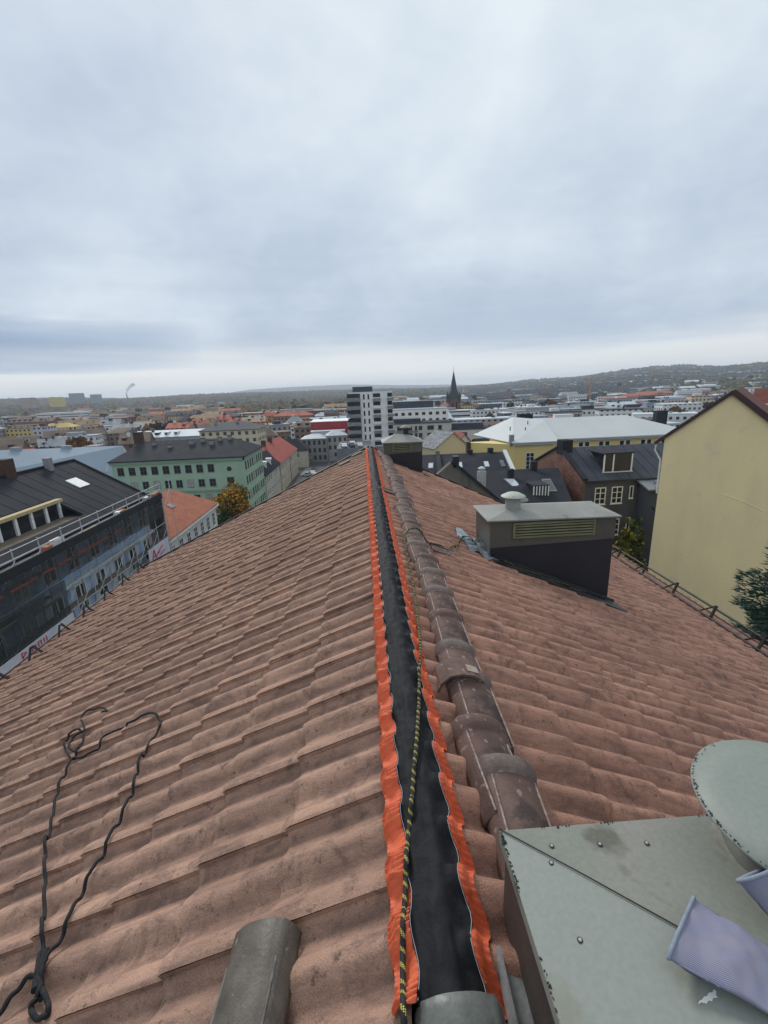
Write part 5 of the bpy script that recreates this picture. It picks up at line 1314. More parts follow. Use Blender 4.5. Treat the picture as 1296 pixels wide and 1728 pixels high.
# roof window bay cut in the slope
u0, u1 = 2.3, 5.2
b = MB(); b.prism([(u0, .75, H_+.5), (u0, 3.4, H_+2.15), (u0, .75, H_+2.15+.05)], (u1-u0, 0, 0)); dr = part('dormer', b, M_GLASS, cg.t)
for x in (u0, (u0*2+u1)/3, u1): b = MB(); b.box((x-.06, .66, H_+.4), (x+.06, .745, H_+2.15)); part('post', b, M_WHITE, dr)
b = MB(); b.box((u0-.25, .6, H_+2.203), (u1+.25, 3.5, H_+2.3)); part('dormer_roof', b, M_BROOF, dr)
b = MB(); b.box((u0-.1, .55, H_+.32), (u1+.1, .72, H_+.42)); part('sill', b, M_PALER, dr)
for x, z in ((1.75, H_-2.75), (3.5, H_-2.75), (1.75, H_-6.1), (3.5, H_-6.1), (1.75, H_-9.4)): window(cg.t, x, 0, z, 0, w=1.15, h=1.75, nx=2, ny=3, mt=M_WHITE, fw=.10, curt=0)
for x, z in ((5.0, H_-2.3), (5.0, H_-5.6), (5.0, H_-8.9)): window(cg.t, x, 0, z, 0, w=.42, h=1.3, nx=1, ny=1, mt=M_WHITE, fw=.10, curt=0)
b = MB(); b.lathe([(2.0, 0), (2.0, H_-.9)], (7.6, -.4, 0), 20); st_ = part('stair_tower', b, M_CWALL, cg.t)
b = MB(); b.slab([(5.4, -2.0, H_-1.0), (9.8, -2.0, H_-1.0), (9.8, .0, H_-.35), (5.4, .0, H_-.35)], .15); part('tower_roof', b, M_TINR, st_)
for x in (6.6, 7.3): b = MB(); b.box((x, -1.2, H_-.9), (x+.35, -.9, H_-.35)); part('vent', b, M_TINR, st_)
b = MB(); b.tube([(5.5, -.12, H_-1.0), (5.9, -.3, H_-1.5), (6.2, -1.9, H_-3.0), (7.6, -2.45, H_-3.8)], .07, 6); part('cable', b, M_BROOF, cg.t)
b = MB(); b.tube([(9.0, -2.0, H_-1.0), (9.0, -2.0, 0)], .07, 6); part('downpipe', b, M_BROOF, cg.t)

# big yellow gable wall, right edge
M_YG = mat('ochre yellow render', (.95, .765, .43), .9, (.86, .69, .41), .8, nd=9, fac=(.35, .7), stretch=(1, 1, .35), fine=.05, fs=14, bump=.25, bs=4, bd=.02, spots=[((.82, .67, .42), .9, .62)])
gy = 28.0
gy = 30.0; TH = math.radians(42.5)                        # the house stands turned, its long side away from us
L0 = atY(1122, 738, gy); hw = 3.40; rise_y = 2.84; AP = np.array([0, 0, L0[2]+rise_y]); sl_r = .85
yt = thing('yellow_gable_house', 'big house showing its blank ochre yellow gable wall with brown verge at the right edge', 'building', (L0[0], gy, GROUND), -TH)
xr = hw+6.0; zl = L0[2]-GROUND; za = AP[2]-GROUND; zr_ = za-6.0*sl_r
b = MB(); b.prism([(0, 0, 0), (xr, 0, 0), (xr, 0, zr_), (hw, 0, za), (0, 0, zl)], (0, 13, 0)); part('wall', b, M_YG, yt)
M_VER = mat('dark brown verge', (.07, .035, .035), .6, (.05, .028, .028), 2)
b = MB(); b.beam((-.55, -.06, zl-.55*(za-zl)/hw+.03), (hw, -.06, za+.14), .20, .22); rl_ = part('verge_board', b, M_VER, yt)
b = MB(); b.beam((hw-.05, -.08, za+.16), (xr+.5, -.08, zr_-.5*sl_r+.10), .24, .34); part('verge_board', b, M_VER, yt)
b = MB(); b.slab([(-.6, .05, zl-.6*(za-zl)/hw+.1), (-.6, 13.2, zl-.6*(za-zl)/hw+.1), (hw, 13.2, za+.18), (hw, .05, za+.18)], .15); b.slab([(xr+.6, .05, zr_-.6*sl_r+.1), (xr+.6, 13.2, zr_-.6*sl_r+.1), (hw, 13.2, za+.18), (hw, .05, za+.18)], .15)
part('roof', b, mat('dark verge tiles', (.17, .05, .038), .85, (.12, .038, .03), 1.2), yt)
b = MB(); b.tube([(-.45, -.1, zl-.45), (-.5, -.02, zl-.9), (-.12, .1, zl-1.6), (-.08, .1, zl-4)], .06, 6); part('downpipe', b, M_WHITE, yt)
b = MB(); b.tube([(3.6, -.005, zl-3.6), (4.2, -.008, zl-3.8), (4.9, -.008, zl-4.0), (6.0, -.006, zl-4.5)], .018, 5); part('render_crack', b, mat('filled crack', (.92, .78, .50), .9), yt)
# neighbour with red tiles and chimneys behind the gable, right edge
p = atY(1262, 690, 44)
nb = Bld('red_tiled_house', 'house with dark red tiles and brick chimney stacks behind the yellow gable', 'building', p[0]+.8, 44.0, -TH, 14, 10, float(p[2])-1.6, M_BRICKD)
nb.gable(3.4, mat('dark red tiles', (.20, .055, .035), .8, (.14, .04, .03), 1.5, fine=.15, fs=4), 'x')
c_ = nb.box('chimney', (-.3, -2.0, nb.h-1), (1.3, -.6, nb.h+1.85), M_BROOF); box_part('chimney_cap', (-.5, -2.2, nb.h+1.853), (1.5, -.4, nb.h+2.1), M_TINR, c_)
nb.box('chimney', (1.9, 2.5, nb.h+1), (8, 4.0, nb.h+3.6), M_BRICKD)
# ------------------------------------------------------------------ trees
M_LEAF = attr_mat('leaves', .85, .25, 3.0)
M_LEAFF = attr_mat('far leaves', .95, .3, .15)
M_BARK = mat('bark', (.06, .045, .035), .95, (.09, .07, .055), 4)
def tinted_mesh(name, V, F, C, mt, smooth_=False):
    me = bpy.data.meshes.new(name); me.from_pydata(V, [], F); me.update(); me.materials.append(mt)
    ca = me.color_attributes.new('tint', 'FLOAT_COLOR', 'CORNER')
    n = len(F[0]); arr = np.ones((len(F)*n, 4), dtype=np.float32); arr[:, :3] = np.repeat(np.array(C, dtype=np.float32), n, axis=0); ca.data.foreach_set('color', arr.ravel())
    if smooth_: me.polygons.foreach_set('use_smooth', [True]*len(F))
    return me
def crown_mesh(rx, rz, n, leaf, cols, seed, lumps=9, cone=False):
    """many leaf clumps spread through an uneven volume"""
    r = np.random.RandomState(seed); V = []; F = []; C = []
    cen = []
    for k in range(lumps):
        d = r.normal(size=3); d /= np.linalg.norm(d); d[2] = d[2]*.8+.1
        cen.append((d*np.array([rx, rx, rz])*r.uniform(.35, .72), r.uniform(.32, .55)))
    ctint = [r.randint(len(cols)) for _ in cen]
    for i in range(n):
        k = r.randint(lumps); c, s = cen[k]
        d = r.normal(size=3); d /= np.linalg.norm(d); rad = s*r.uniform(.55, 1.05)**.6
        p = c+d*np.array([rx, rx, rz])*rad
        u = r.normal(size=3); u /= np.linalg.norm(u); u = u*.8+d*.25; w = np.cross(u, r.normal(size=3)); w /= np.linalg.norm(w)+1e-6
        sz = leaf*r.uniform(.6, 1.3)
        q = [p+u*sz*.6, p+w*sz*.45, p-u*sz*.6, p-w*sz*.45]; o = len(V); V += [tuple(x) for x in q]; F.append((o, o+1, o+2, o+3))
        base = np.array(cols[ctint[k] if r.rand() < .7 else r.randint(len(cols))]); C.append(base*r.uniform(.75, 1.25))
    return V, F, C
def tree(name, label, x, y, zb, H, rx, cols, n=2600, leaf=.3, seed=1, group=None, lumps=10, trunk=.35):
    t = thing(name, label, 'tree', (x, y, zb), 0, group); rz = H*(1-trunk)/2
    V, F, C = crown_mesh(rx, rz, n, leaf, cols, seed, lumps)
    link('crown', tinted_mesh('crown', V, F, C, M_LEAF), t, (0, 0, H*trunk+rz))
    b = MB(); rr = random.Random(seed); b.tube([(0, 0, 0), (.1, 0, H*.3), (0, .1, H*.62)], [rx*.075, rx*.06, rx*.03], 7)
    for k in range(6):
        a = 2*PI*k/6+rr.random(); b.tube([(0, 0, H*(.22+.05*k)), (rx*.4*math.cos(a), rx*.4*math.sin(a), H*(.45+.04*k)), (rx*.75*math.cos(a), rx*.75*math.sin(a), H*(.6+.04*k))], [rx*.035, rx*.022, rx*.01], 5)
    part('trunk', b, M_BARK, t); return t
AUT = [(.55, .24, .025), (.40, .19, .03), (.12, .11, .025), (.06, .085, .022), (.60, .32, .03)]
GRN = [(.035, .055, .02), (.05, .07, .025), (.025, .045, .02)]
p = atY(393, 850, 88)
tree('autumn_tree', 'round tree turning orange and green beside the green building', float(p[0]), 88, GROUND, float(p[2])-GROUND+4.2, 4.6, AUT, n=5200, leaf=.42, seed=4, lumps=16, trunk=.25)
p = atY(372, 865, 83)
tree('green_tree', 'low dark green tree in front of the orange one', float(p[0])-.2, 83, GROUND, float(p[2])-GROUND+1.0, 3.2, GRN+[(.10, .08, .02)], n=2600, leaf=.4, seed=9, lumps=12, trunk=.25)
# spruce at the right edge
def spruce(label, x, y, zb, H, R, seed):
    t = thing('spruce_tree', label, 'tree', (x, y, zb)); r = np.random.RandomState(seed); V = []; F = []; C = []; bb = MB()
    nl = 84
    for k in range(nl):
        f = k/nl; z = H*(.06+.93*f)+r.uniform(-.3, .3); rad = R*(1-f)**.85*(.85+.3*r.rand())
        nb_ = int(5+9*(1-f))
        for j in range(nb_):
            a = 2*PI*(j+r.rand()*.8)/nb_+k*.7; L_ = rad*r.uniform(.75, 1.12); up = r.uniform(-.05, .28)
            d = np.array([math.cos(a), math.sin(a), 0]); tipz = z-L_*.18+up*L_*.5
            if k % 2 == 0 and j % 2 == 0: bb.tube([(0, 0, z), (d[0]*L_*.6, d[1]*L_*.6, z-L_*.12), (d[0]*L_*.95, d[1]*L_*.95, tipz)], [.035, .02, .008], 4)
            m_ = int(40+L_*75)
            for q in range(m_):
                s = r.rand()**.7; c = d*L_*s+np.array([0, 0, z-s*L_*.2+(tipz-z+L_*.2)*s**2]); side = np.array([-d[1], d[0], 0])*r.uniform(-1, 1)*L_*.36*(1.15-s)
                c = c+side+np.array([0, 0, r.uniform(-.30, .12)]); dirn = d*.9+side*.9/(L_*.36+1e-6)*.8+np.array([0, 0, r.uniform(-.3, .45)]); dirn /= np.linalg.norm(dirn)
                w = np.cross(dirn, r.normal(size=3)); w /= np.linalg.norm(w)+1e-6; ln = r.uniform(.12, .26); wd = .028
                o = len(V); V += [tuple(c-w*wd), tuple(c+w*wd), tuple(c+dirn*ln)]; F.append((o, o+1, o+2))
                base = np.array([(.030, .066, .054), (.050, .092, .072), (.020, .044, .036), (.065, .105, .08)][r.randint(4)]); C.append(base*r.uniform(.8, 1.3))
    link('needles', tinted_mesh('needles', V, F, C, M_LEAF), t)
    bb.tube([(0, 0, 0), (0, 0, H*.5), (0, 0, H)], [.28, .15, .02], 8); part('trunk', bb, M_BARK, t)
spruce('dark blue green spruce rising in front of the yellow gable at the right edge', 14.3, 12.4, -23.0, 23.6, 5.6, 3)
tree('yellow_shrub', 'tall yellowing shrub between the charcoal building and the yellow gable', 17.0, 26.2, GROUND, 20.6, 1.15, [(.10, .10, .02), (.16, .13, .02), (.05, .06, .02)], n=1800, leaf=.3, seed=21, trunk=.55)
tree('bare_tree', 'pale half bare tree just beyond the right eave', 15.3, 24.6, GROUND, 18.2, 2.2, [(.17, .17, .09), (.11, .12, .05), (.22, .20, .12)], n=2600, leaf=.16, seed=23, trunk=.5)
tree('bare_tree', 'thin yellow green tree at the foot of the yellow gable', 17.6, 24.0, GROUND, 16.8, 1.6, [(.15, .14, .05), (.10, .10, .04)], n=1800, leaf=.15, seed=25, trunk=.5)
tree('green_shrub', 'small green bush in the yard below the charcoal building', 13.2, 31.0, GROUND, 14.2, 2.2, [(.07, .09, .04), (.11, .12, .06)], n=1200, leaf=.28, seed=27, trunk=.4)

# ------------------------------------------------------------------ cars
def car_meshes(col):
    b = MB(); L_, W_, = 4.3, 1.75
    prof_ = [(-2.15, .35), (-2.15, .75), (-1.95, .88), (-1.1, .95), (-.55, 1.38), (.9, 1.42), (1.6, 1.0), (2.1, .92), (2.15, .4)]
    b.prism([(x, -W_/2, z) for x, z in prof_], (0, W_, 0)); body = b.mesh('body', mat('car paint %g' % col[0], col, .25, spec=.6))
    g = MB(); g.prism([(x, -W_/2-.01, z) for x, z in ((-1.0, .97), (-.52, 1.33), (.85, 1.36), (1.45, 1.0))], (0, W_+.02, 0)); gl = g.mesh('side_windows', M_GLASS)
    w = MB(); w.lathe([(.31, -.1), (.31, .1)], n=14); w.v = [(x, z, y) for x, y, z in w.v]; wh = w.mesh('wheel', M_BLACK); return body, gl, wh
CARM = {}
def car(label, x, y, z, rz, col, group=None):
    k = tuple(col)
    if k not in CARM: CARM[k] = car_meshes(col)
    t = thing('parked_car', label, 'car', (x, y, z), rz, group); body, gl, wh = CARM[k]
    link('body', body, t); link('side_windows', gl, t)
    for sx in (-1.35, 1.35):
        for sy in (-.82, .82): link('wheel', wh, t, (sx, sy, .31))
p = atZ(527, 801, GROUND+.02); car('white car driving on the street between the cream houses and our roof', float(p[0]), float(p[1]), GROUND+.02, PI/2+.5, (.65, .66, .67))
p = atZ(516, 806, GROUND+.02); car('second pale car just left of the white one on the street', float(p[0]), float(p[1])+3, GROUND+.02, .3, (.5, .52, .54))
# car deck with parked cars seen over the ridge end
pk = atY(597, 752, 150)
dk = thing('parking_deck', 'parking deck full of cars seen just over the end of the ridge', 'parking deck', (float(pk[0]), 146, GROUND))
zt_ = float(pk[2])-GROUND
b = MB(); b.box((-5.5, 0, 0), (6, 20, zt_-.3)); part('deck', b, mat('concrete deck', (.20, .21, .22), .85, (.15, .16, .17), .4), dk)
for k in range(6):
    col = [(.62, .63, .64), (.04, .045, .05), (.5, .52, .55), (.03, .03, .035), (.66, .66, .66), (.10, .12, .15)][k]
    car(['white car at the left end of the parking deck', 'black car second from the left on the parking deck', 'silver car in the middle of the parking deck', 'black car right of the silver one on the deck', 'white car at the right end of the parking deck', 'dark blue car behind the others on the parking deck'][k],
        float(pk[0])-3.2+(k % 3)*2.6, 148.5+(k//3)*5.5, GROUND+zt_-.28, PI/2+.15, col, 'cars on the parking deck')

# ------------------------------------------------------------------ church, crane, far landmarks
p = atY(765.5, 622, 400); cx_, ztip = float(p[0]), float(p[2])
chh = thing('church', 'red brick church with tall pointed dark steeple in the centre of the skyline', 'church', (cx_, 400, GROUND))
M_CHB = mat('red church brick', (.21, .095, .075), .9, (.15, .07, .06), .2); M_COP = mat('dark slate spire', (.030, .038, .042), .7, (.045, .052, .055), .3)
zw = -8.0-GROUND; s_ = 4.6
b = MB(); b.box((-s_, -s_, 0), (s_, s_, zw)); part('tower', b, M_CHB, chh)
b = MB(); b.add([(-s_-.2, -s_-.2, zw+.01), (s_+.2, -s_-.2, zw+.01), (s_+.2, s_+.2, zw+.01), (-s_-.2, s_+.2, zw+.01), (-2.6, -2.6, zw+8), (2.6, -2.6, zw+8), (2.6, 2.6, zw+8), (-2.6, 2.6, zw+8), (0, 0, ztip-GROUND-1)], [(0, 1, 5, 4), (1, 2, 6, 5), (2, 3, 7, 6), (3, 0, 4, 7), (4, 5, 8), (5, 6, 8), (6, 7, 8), (7, 4, 8), (3, 2, 1, 0)]); part('spire', b, M_COP, chh)
for sx in (-1, 1):
    for sy in (-1, 1): b = MB(); b.lathe([(1.1, zw-3), (1.1, zw+3.2), (.05, zw+7)], (sx*s_, sy*s_, 0), 8, smooth=False); part('corner_turret', b, M_COP, chh)
b = MB(); b.tube([(0, 0, ztip-GROUND-1.2), (0, 0, ztip-GROUND+1.5)], .12, 5); part('finial', b, M_COP, chh)
b = MB(); b.box((-7, s_, 0), (9, 40, zw-9)); b.prism([(-7.5, s_+.01, zw-8.99), (9.5, s_+.01, zw-8.99), (1, s_+.01, zw-1)], (0, 36, 0)); part('nave', b, M_CHB, chh)
for sx in (-1.6, 1.6):
    b = MB(); b.box((sx-.6, -s_-.08, zw-8), (sx+.6, -s_-.005, zw-2.5)); part('belfry_opening', b, M_HOLE, chh)
p = atY(997, 640, 640); cr = thing('tower_crane', 'orange tower crane standing before the right hillside', 'crane', (float(p[0]), 640, terr(710, .47)))
zc_ = float(p[2])-terr(710, .47); M_CR = mat('orange crane paint', (.42, .20, .07), .6)
b = MB()
for sx in (-.9, .9):
    for sy in (-.9, .9): b.beam((sx, sy, 0), (sx, sy, zc_), .35)
for k in range(int(zc_/3)): b.beam((-.9, -.9, k*3), (.9, -.9, k*3+3), .22); b.beam((.9, -.9, k*3), (-.9, -.9, k*3+3), .2)
part('mast', b, M_CR, cr)
b = MB()
for zz_ in (0, 1.6): b.beam((-9, 0, zc_+zz_), (34, 0, zc_+.6+zz_*.7), .35)
for k in range(15): b.beam((-8+k*2.8, 0, zc_), (-6.6+k*2.8, 0, zc_+1.7), .2)
part('jib', b, M_CR, cr); b = MB(); b.box((-11, -1, zc_-1.5), (-7, 1, zc_+1)); part('counterweight', b, M_VENT, cr); b = MB(); b.beam((0, 0, zc_), (0, 0, zc_+6), .5); b.beam((0, 0, zc_+6), (28, 0, zc_+2), .12); b.beam((0, 0, zc_+6), (-9, 0, zc_+2), .12); part('apex', b, M_CR, cr)

# ------------------------------------------------------------------ the town
F = {}
def fm(name, col, **k): F[name] = facade_mat('facade '+name, col, **k)
fm('brick', (.20, .095, .07)); fm('brown', (.25, .18, .13)); fm('cream', (.66, .58, .42)); fm('white', (.80, .80, .77)); fm('grey', (.36, .37, .38)); fm('orange', (.60, .28, .12)); fm('ochre', (.68, .50, .18)); fm('dark', (.09, .10, .115)); fm('blue', (.28, .35, .42)); fm('lilac', (.58, .55, .62)); fm('yellow', (.80, .66, .20), pw=3.2, w=(.2, .8), h=(.4, .75))
fm('strip', (.74, .76, .76), pw=30, w=(.02, .98), h=(.35, .72)); fm('pinkish', (.50, .36, .30))
R_ = dict(brown=mat('far brown tiles', (.21, .15, .11), .9, (.15, .11, .085), .2), grey=mat('far grey roof', (.30, .32, .34), .8, (.22, .24, .26), .15), dark=mat('far dark roof', (.038, .042, .050), .8, (.055, .06, .068), .15), pale=mat('far pale roof', (.62, .66, .69), .7, (.50, .54, .57), .1), red=mat('far red roof', (.42, .115, .07), .85, (.32, .09, .06), .15), blue=mat('far blue roof', (.25, .32, .38), .6, (.2, .27, .33), .1), tan=mat('far tan roof', (.40, .27, .16), .9, (.30, .21, .13), .15))
TC = dict(w=mat('roof kit white', (.62, .62, .60), .8), k=mat('roof kit dark', (.04, .042, .048), .8), b=mat('roof kit brick', (.24, .11, .08), .9), g=mat('roof kit grey', (.28, .29, .30), .8))
CN = dict(brick='brick', brown='brown', cream='cream', white='white', grey='grey', orange='orange', ochre='ochre yellow', dark='dark', blue='blue grey', lilac='lilac', yellow='yellow', strip='white strip windowed', pinkish='pinkish')
def town(name, x, y, ang, w, d, hgt, wall, roof, kind, label, group=None, rise=3.2, zb=None):
    zb = terr(math.hypot(x, y), math.atan2(x, y))-1 if zb is None else zb
    B_ = Bld(name, label, 'building', x, y, ang, w, d, zb+hgt, F[wall], zb=zb, group=group)
    if kind == 'g': B_.gable(rise, R_[roof], 'x', over=.3, endmat=F[wall] if False else B_.wall.data.materials[0])
    elif kind == 'h': B_.hip(rise, R_[roof], inset=min(w, d)*.4)
    else: B_.flat(R_[roof], th=.6)
    if math.hypot(x, y) < 560:
        q = random.Random(int(x*7+y*13)); dp = math.hypot(x, y)
        for k in range(q.randint(2, 4)):
            u = q.uniform(.5, w-1.8); v = d*q.uniform(.3, .6); f = 1-abs(v-d/2)/(d/2); zt_ = B_.h+(rise*f if kind != 'f' else .6); sz = q.uniform(.7, 1.5)
            B_.box('chimney', (u, v, zt_-.6), (u+sz, v+sz*.8, zt_+q.uniform(.9, 1.8)), q.choice([TC['w'], TC['k'], TC['b'], TC['g'], TC['k']]))
        if kind == 'g':
            for k in range(int(w/4.5)):
                if q.random() < .35: continue
                u = 1.2+k*4.5; v = d*.14; zt_ = B_.h+rise*.28
                do = B_.box('dormer', (u, v, zt_-.5), (u+1.7, d*.36, zt_+1.15), TC['w'] if q.random() < .6 else TC['k'])
                box_part('pane', (u+.3, v-.03, zt_+.1), (u+1.4, v-.003, zt_+.95), M_GLASS, do); box_part('dormer_roof', (u-.15, v-.15, zt_+1.153), (u+1.85, d*.40, zt_+1.3), R_[roof], do)
        elif kind == 'f' and q.random() < .6:
            u = q.uniform(1, w*.5); B_.box('roof_plant', (u, d*.25, B_.h+.603), (u+w*q.uniform(.2, .4), d*.7, B_.h+2.4), q.choice([TC['g'], TC['k'], TC['w']]))
    return B_
# named landmarks
def place(px, py_top, Yd, w, d, hgt, wall, roof, kind, label, ang=0.0, name='town_building', rise=3.0):
    p = atY(px, py_top, Yd); zt = float(p[2]); zb = zt-hgt
    return town(name, float(p[0])-w/2, Yd, ang, w, d, hgt, wall, roof, kind, label, rise=rise, zb=zb)
# long pale blue roof left of the green building
bl0 = [atY(-60, 808, 90), atY(200, 806, 99), atY(208, 752, 108), atY(-60, 762, 101)]
tBl, rBl, oBl, cBl = roof_house('pale_blue_roof_building', 'long building with pale blue metal roof behind the black metal roof, at the left edge', bl0, M_OFFW, mat('pale blue metal roof', (.25, .31, .365), .75, (.21, .265, .32), .12, fine=.04, spec=.2))
for a in (.80, .86, .92, .97): skylight(rBl, oBl, cBl, a-.02, .15, .022, .2, M_TINR, M_TINR)
for a in (.30, .62): 
    q_ = on_roof(cBl, a, .93)-oBl; b = MB(); b.box((q_.x-1, q_.y, q_.z-.5), (q_.x+1, q_.y+1, q_.z+.9)); part('chimney', b, M_TINR, rBl)
place(90, 671, 1150, 26, 20, 22, 'yellow', 'dark', 'f', 'bright yellow block on the left skyline')
place(42, 672, 1180, 26, 20, 24, 'pinkish', 'dark', 'f', 'pinkish tower with an antenna at the left end of the skyline')
place(124, 664, 1650, 36, 30, 34, 'blue', 'dark', 'f', 'larger blue grey block on the left skyline'); place(157, 666, 1650, 24, 30, 30, 'blue', 'dark', 'f', 'smaller blue grey block right of the larger one on the left skyline')
place(100, 697, 640, 62, 20, 13, 'strip', 'pale', 'f', 'long white building with strip windows in the left middle distance')
place(150, 706, 560, 40, 18, 11, 'white', 'dark', 'f', 'low white block in the left middle distance')
place(92, 722, 330, 22, 12, 10, 'cream', 'tan', 'h', 'house with glowing yellow roof in the left middle distance').roof.data.materials[0] = mat('mustard roof', (.52, .37, .12), .8, (.45, .32, .11), .3)
place(64, 722, 310, 8, 12, 11, 'lilac', 'grey', 'f', 'lilac house left of the mustard roof')
place(16, 710, 420, 36, 15, 13, 'grey', 'blue', 'f', 'green roofed block at the left edge of the town'); place(48, 712, 400, 40, 14, 13, 'brick', 'brown', 'g', 'dark red brick row at the left, behind the mustard roof')
place(213, 724, 300, 20, 12, 11, 'brown', 'grey', 'g', 'row with pale grey roof left of the orange houses')
place(300, 722, 300, 16, 14, 11, 'orange', 'red', 'g', 'orange house with red roof in the middle distance, left one')
place(373, 708, 330, 10, 14, 15, 'orange', 'red', 'g', 'tall orange gable house left of the white one'); place(397, 713, 320, 10, 12, 13, 'white', 'red', 'g', 'white house with red roof between the two orange ones')
place(425, 712, 325, 18, 14, 14, 'orange', 'tan', 'g', 'broad orange brick house right of the white one'); place(335, 715, 340, 12, 12, 13, 'ochre', 'red', 'g', 'ochre house in front of the autumn trees')
place(330, 735, 215, 60, 16, 10, 'grey', 'pale', 'g', 'long shed with patchy pale glass roof behind the green building', rise=2.6)
place(500, 695, 430, 110, 26, 14, 'brick', 'tan', 'f', 'long dark red factory building with tan roofs, centre left'); place(450, 700, 460, 60, 20, 10, 'pinkish', 'tan', 'f', 'tan roofed building beyond the dark red factory')
place(548, 702, 400, 22, 16, 12, 'blue', 'blue', 'h', 'building with pointed glass roof right of the factory'); place(385, 760-34, 190, 24, 16, 9, 'cream', 'dark', 'h', 'house with dark hipped roof just behind the green building')
place(700, 684, 480, 44, 18, 18, 'cream', 'grey', 'f', 'cream block left of the church'); place(741, 688, 470, 22, 18, 18, 'yellow', 'pale', 'f', 'white and yellow block touching the church on the left'); place(780, 684, 500, 24, 18, 14, 'ochre', 'dark', 'f', 'ochre yellow block just right of the church tower')
place(788, 656, 1400, 18, 18, 36, 'pinkish', 'red', 'f', 'reddish tower block behind the church'); place(865, 658, 1300, 60, 20, 42, 'grey', 'pale', 'f', 'left of two long grey apartment towers on the horizon'); place(886, 656, 1320, 58, 20, 44, 'grey', 'pale', 'f', 'right of two long grey apartment towers on the horizon')
place(840, 698, 380, 60, 16, 14, 'blue', 'pale', 'f', 'glassy blue grey office block right of the church'); place(905, 696, 300, 44, 16, 9, 'dark', 'pale', 'f', 'dark blue hall with pale edge behind the yellow building')
place(960, 692, 290, 70, 16, 9, 'white', 'grey', 'f', 'long low white block behind the pale metal roof'); place(865, 712, 250, 46, 14, 9, 'dark', 'dark', 'f', 'dark flat block left of the pale metal roof ridge')
place(1110, 664, 620, 46, 22, 12, 'cream', 'red', 'g', 'cream row with red roofs below the right hillside'); place(1075, 668, 600, 40, 20, 11, 'cream', 'red', 'g', 'lower cream row with dull red roofs, left of the brighter one')
place(1190, 668, 480, 90, 24, 12, 'strip', 'pale', 'f', 'long white industrial block left of the yellow gable'); place(1180, 684, 420, 56, 22, 10, 'white', 'pale', 'g', 'white sheds with pale roofs beside the yellow gable'); place(1150, 692, 380, 40, 18, 10, 'white', 'grey', 'g', 'grey roofed white shed nearest the yellow gable')
rc = random.Random(77)
LM = [(-37.5, 'the pinkish skyline tower'), (-34, 'the yellow skyline block'), (-29.5, 'the blue grey skyline blocks'), (-25.5, 'the smoking chimney stack'), (-20, 'the green building'), (-15, 'the orange gable houses'), (-10, 'the autumn factory row'), (-5, 'the red box building'), (-1, 'the white tower'), (4, 'the beige block'), (10.5, 'the church steeple'), (15.5, 'the ochre block'), (19, 'the twin grey towers'), (23, 'the pale palace roof'), (27.5, 'the orange crane'), (32, 'the red roofed row'), (36, 'the white sheds'), (40.5, 'the yellow gable')]
def lab_(azd, d, what):
    nm, a = min(((n, a) for a, n in LM), key=lambda q: abs(q[1]-azd)); side = 'left of' if azd < a-.9 else ('right of' if azd > a+.9 else 'in line with')
    dist = next(t for lim, t in ((300, 'near'), (400, 'fairly near'), (520, 'mid distance'), (700, 'rather far'), (900, 'far'), (1150, 'very far'), (9e9, 'farthest')) if d < lim)
    lb = '%s, %s, %s %s' % (what, dist, side, nm); lb = ' '.join(lb.split()[:16]); return lb, 'alike town things: '+lb
used = []
for o in bpy.data.objects:
    if o.get('category') in ('building', 'church') and o.name != 'apartment_building': used.append((o.location.x, o.location.y, 22))
def clear(x, y, r):
    return all((x-a)**2+(y-b_)**2 > (r+c*.55)**2 for a, b_, c in used)
n_t = 0; n_m = 0; rows_ = [222, 243, 266, 291, 318, 348, 380, 416, 455, 500, 550, 605, 665, 730, 800, 880, 960, 1050, 1150, 1260, 1380]
MASS = {}
mi_w = {k: i for i, k in enumerate(['brick', 'brown', 'cream', 'white', 'grey', 'orange', 'blue', 'dark', 'strip', 'pinkish', 'ochre'])}; mi_r = {k: 11+i for i, k in enumerate(['brown', 'grey', 'dark', 'pale', 'red', 'blue', 'tan'])}; massmb = MB()
def mass_house(x, y, ang, w, d, hg, wall, roof, kind, rise):
    z0 = terr(math.hypot(x, y), math.atan2(x, y))-1; c, s = math.cos(ang), math.sin(ang)
    def T(u, v, z): return (x+c*u-s*v, y+s*u+c*v, z0+z)
    o = len(massmb.f); P = [T(0, 0, 0), T(w, 0, 0), T(w, d, 0), T(0, d, 0), T(0, 0, hg), T(w, 0, hg), T(w, d, hg), T(0, d, hg)]
    massmb.add(P, [(0, 1, 5, 4), (1, 2, 6, 5), (3, 0, 4, 7)], mi=mi_w[wall] or 20)
    for i_, l_ in ((0, w), (1, d), (2, d)): massmb.uv[o+i_] = [(0, 0), (l_, 0), (l_, hg), (0, hg)]
    if kind == 'f': massmb.add([T(-.2, -.2, hg), T(w+.2, -.2, hg), T(w+.2, d+.2, hg), T(-.2, d+.2, hg), T(-.2, -.2, hg+.7), T(w+.2, -.2, hg+.7), T(w+.2, d+.2, hg+.7), T(-.2, d+.2, hg+.7)], [(0, 1, 5, 4), (1, 2, 6, 5), (3, 0, 4, 7), (4, 5, 6, 7)], mi=mi_r[roof])
    else: massmb.add([T(-.4, -.4, hg), T(w+.4, -.4, hg), T(w+.4, d+.4, hg), T(-.4, d+.4, hg), T(-.4, d/2, hg+rise), T(w+.4, d/2, hg+rise)], [(0, 1, 5, 4), (2, 3, 4, 5), (1, 2, 5), (3, 0, 4)], mi=mi_r[roof])

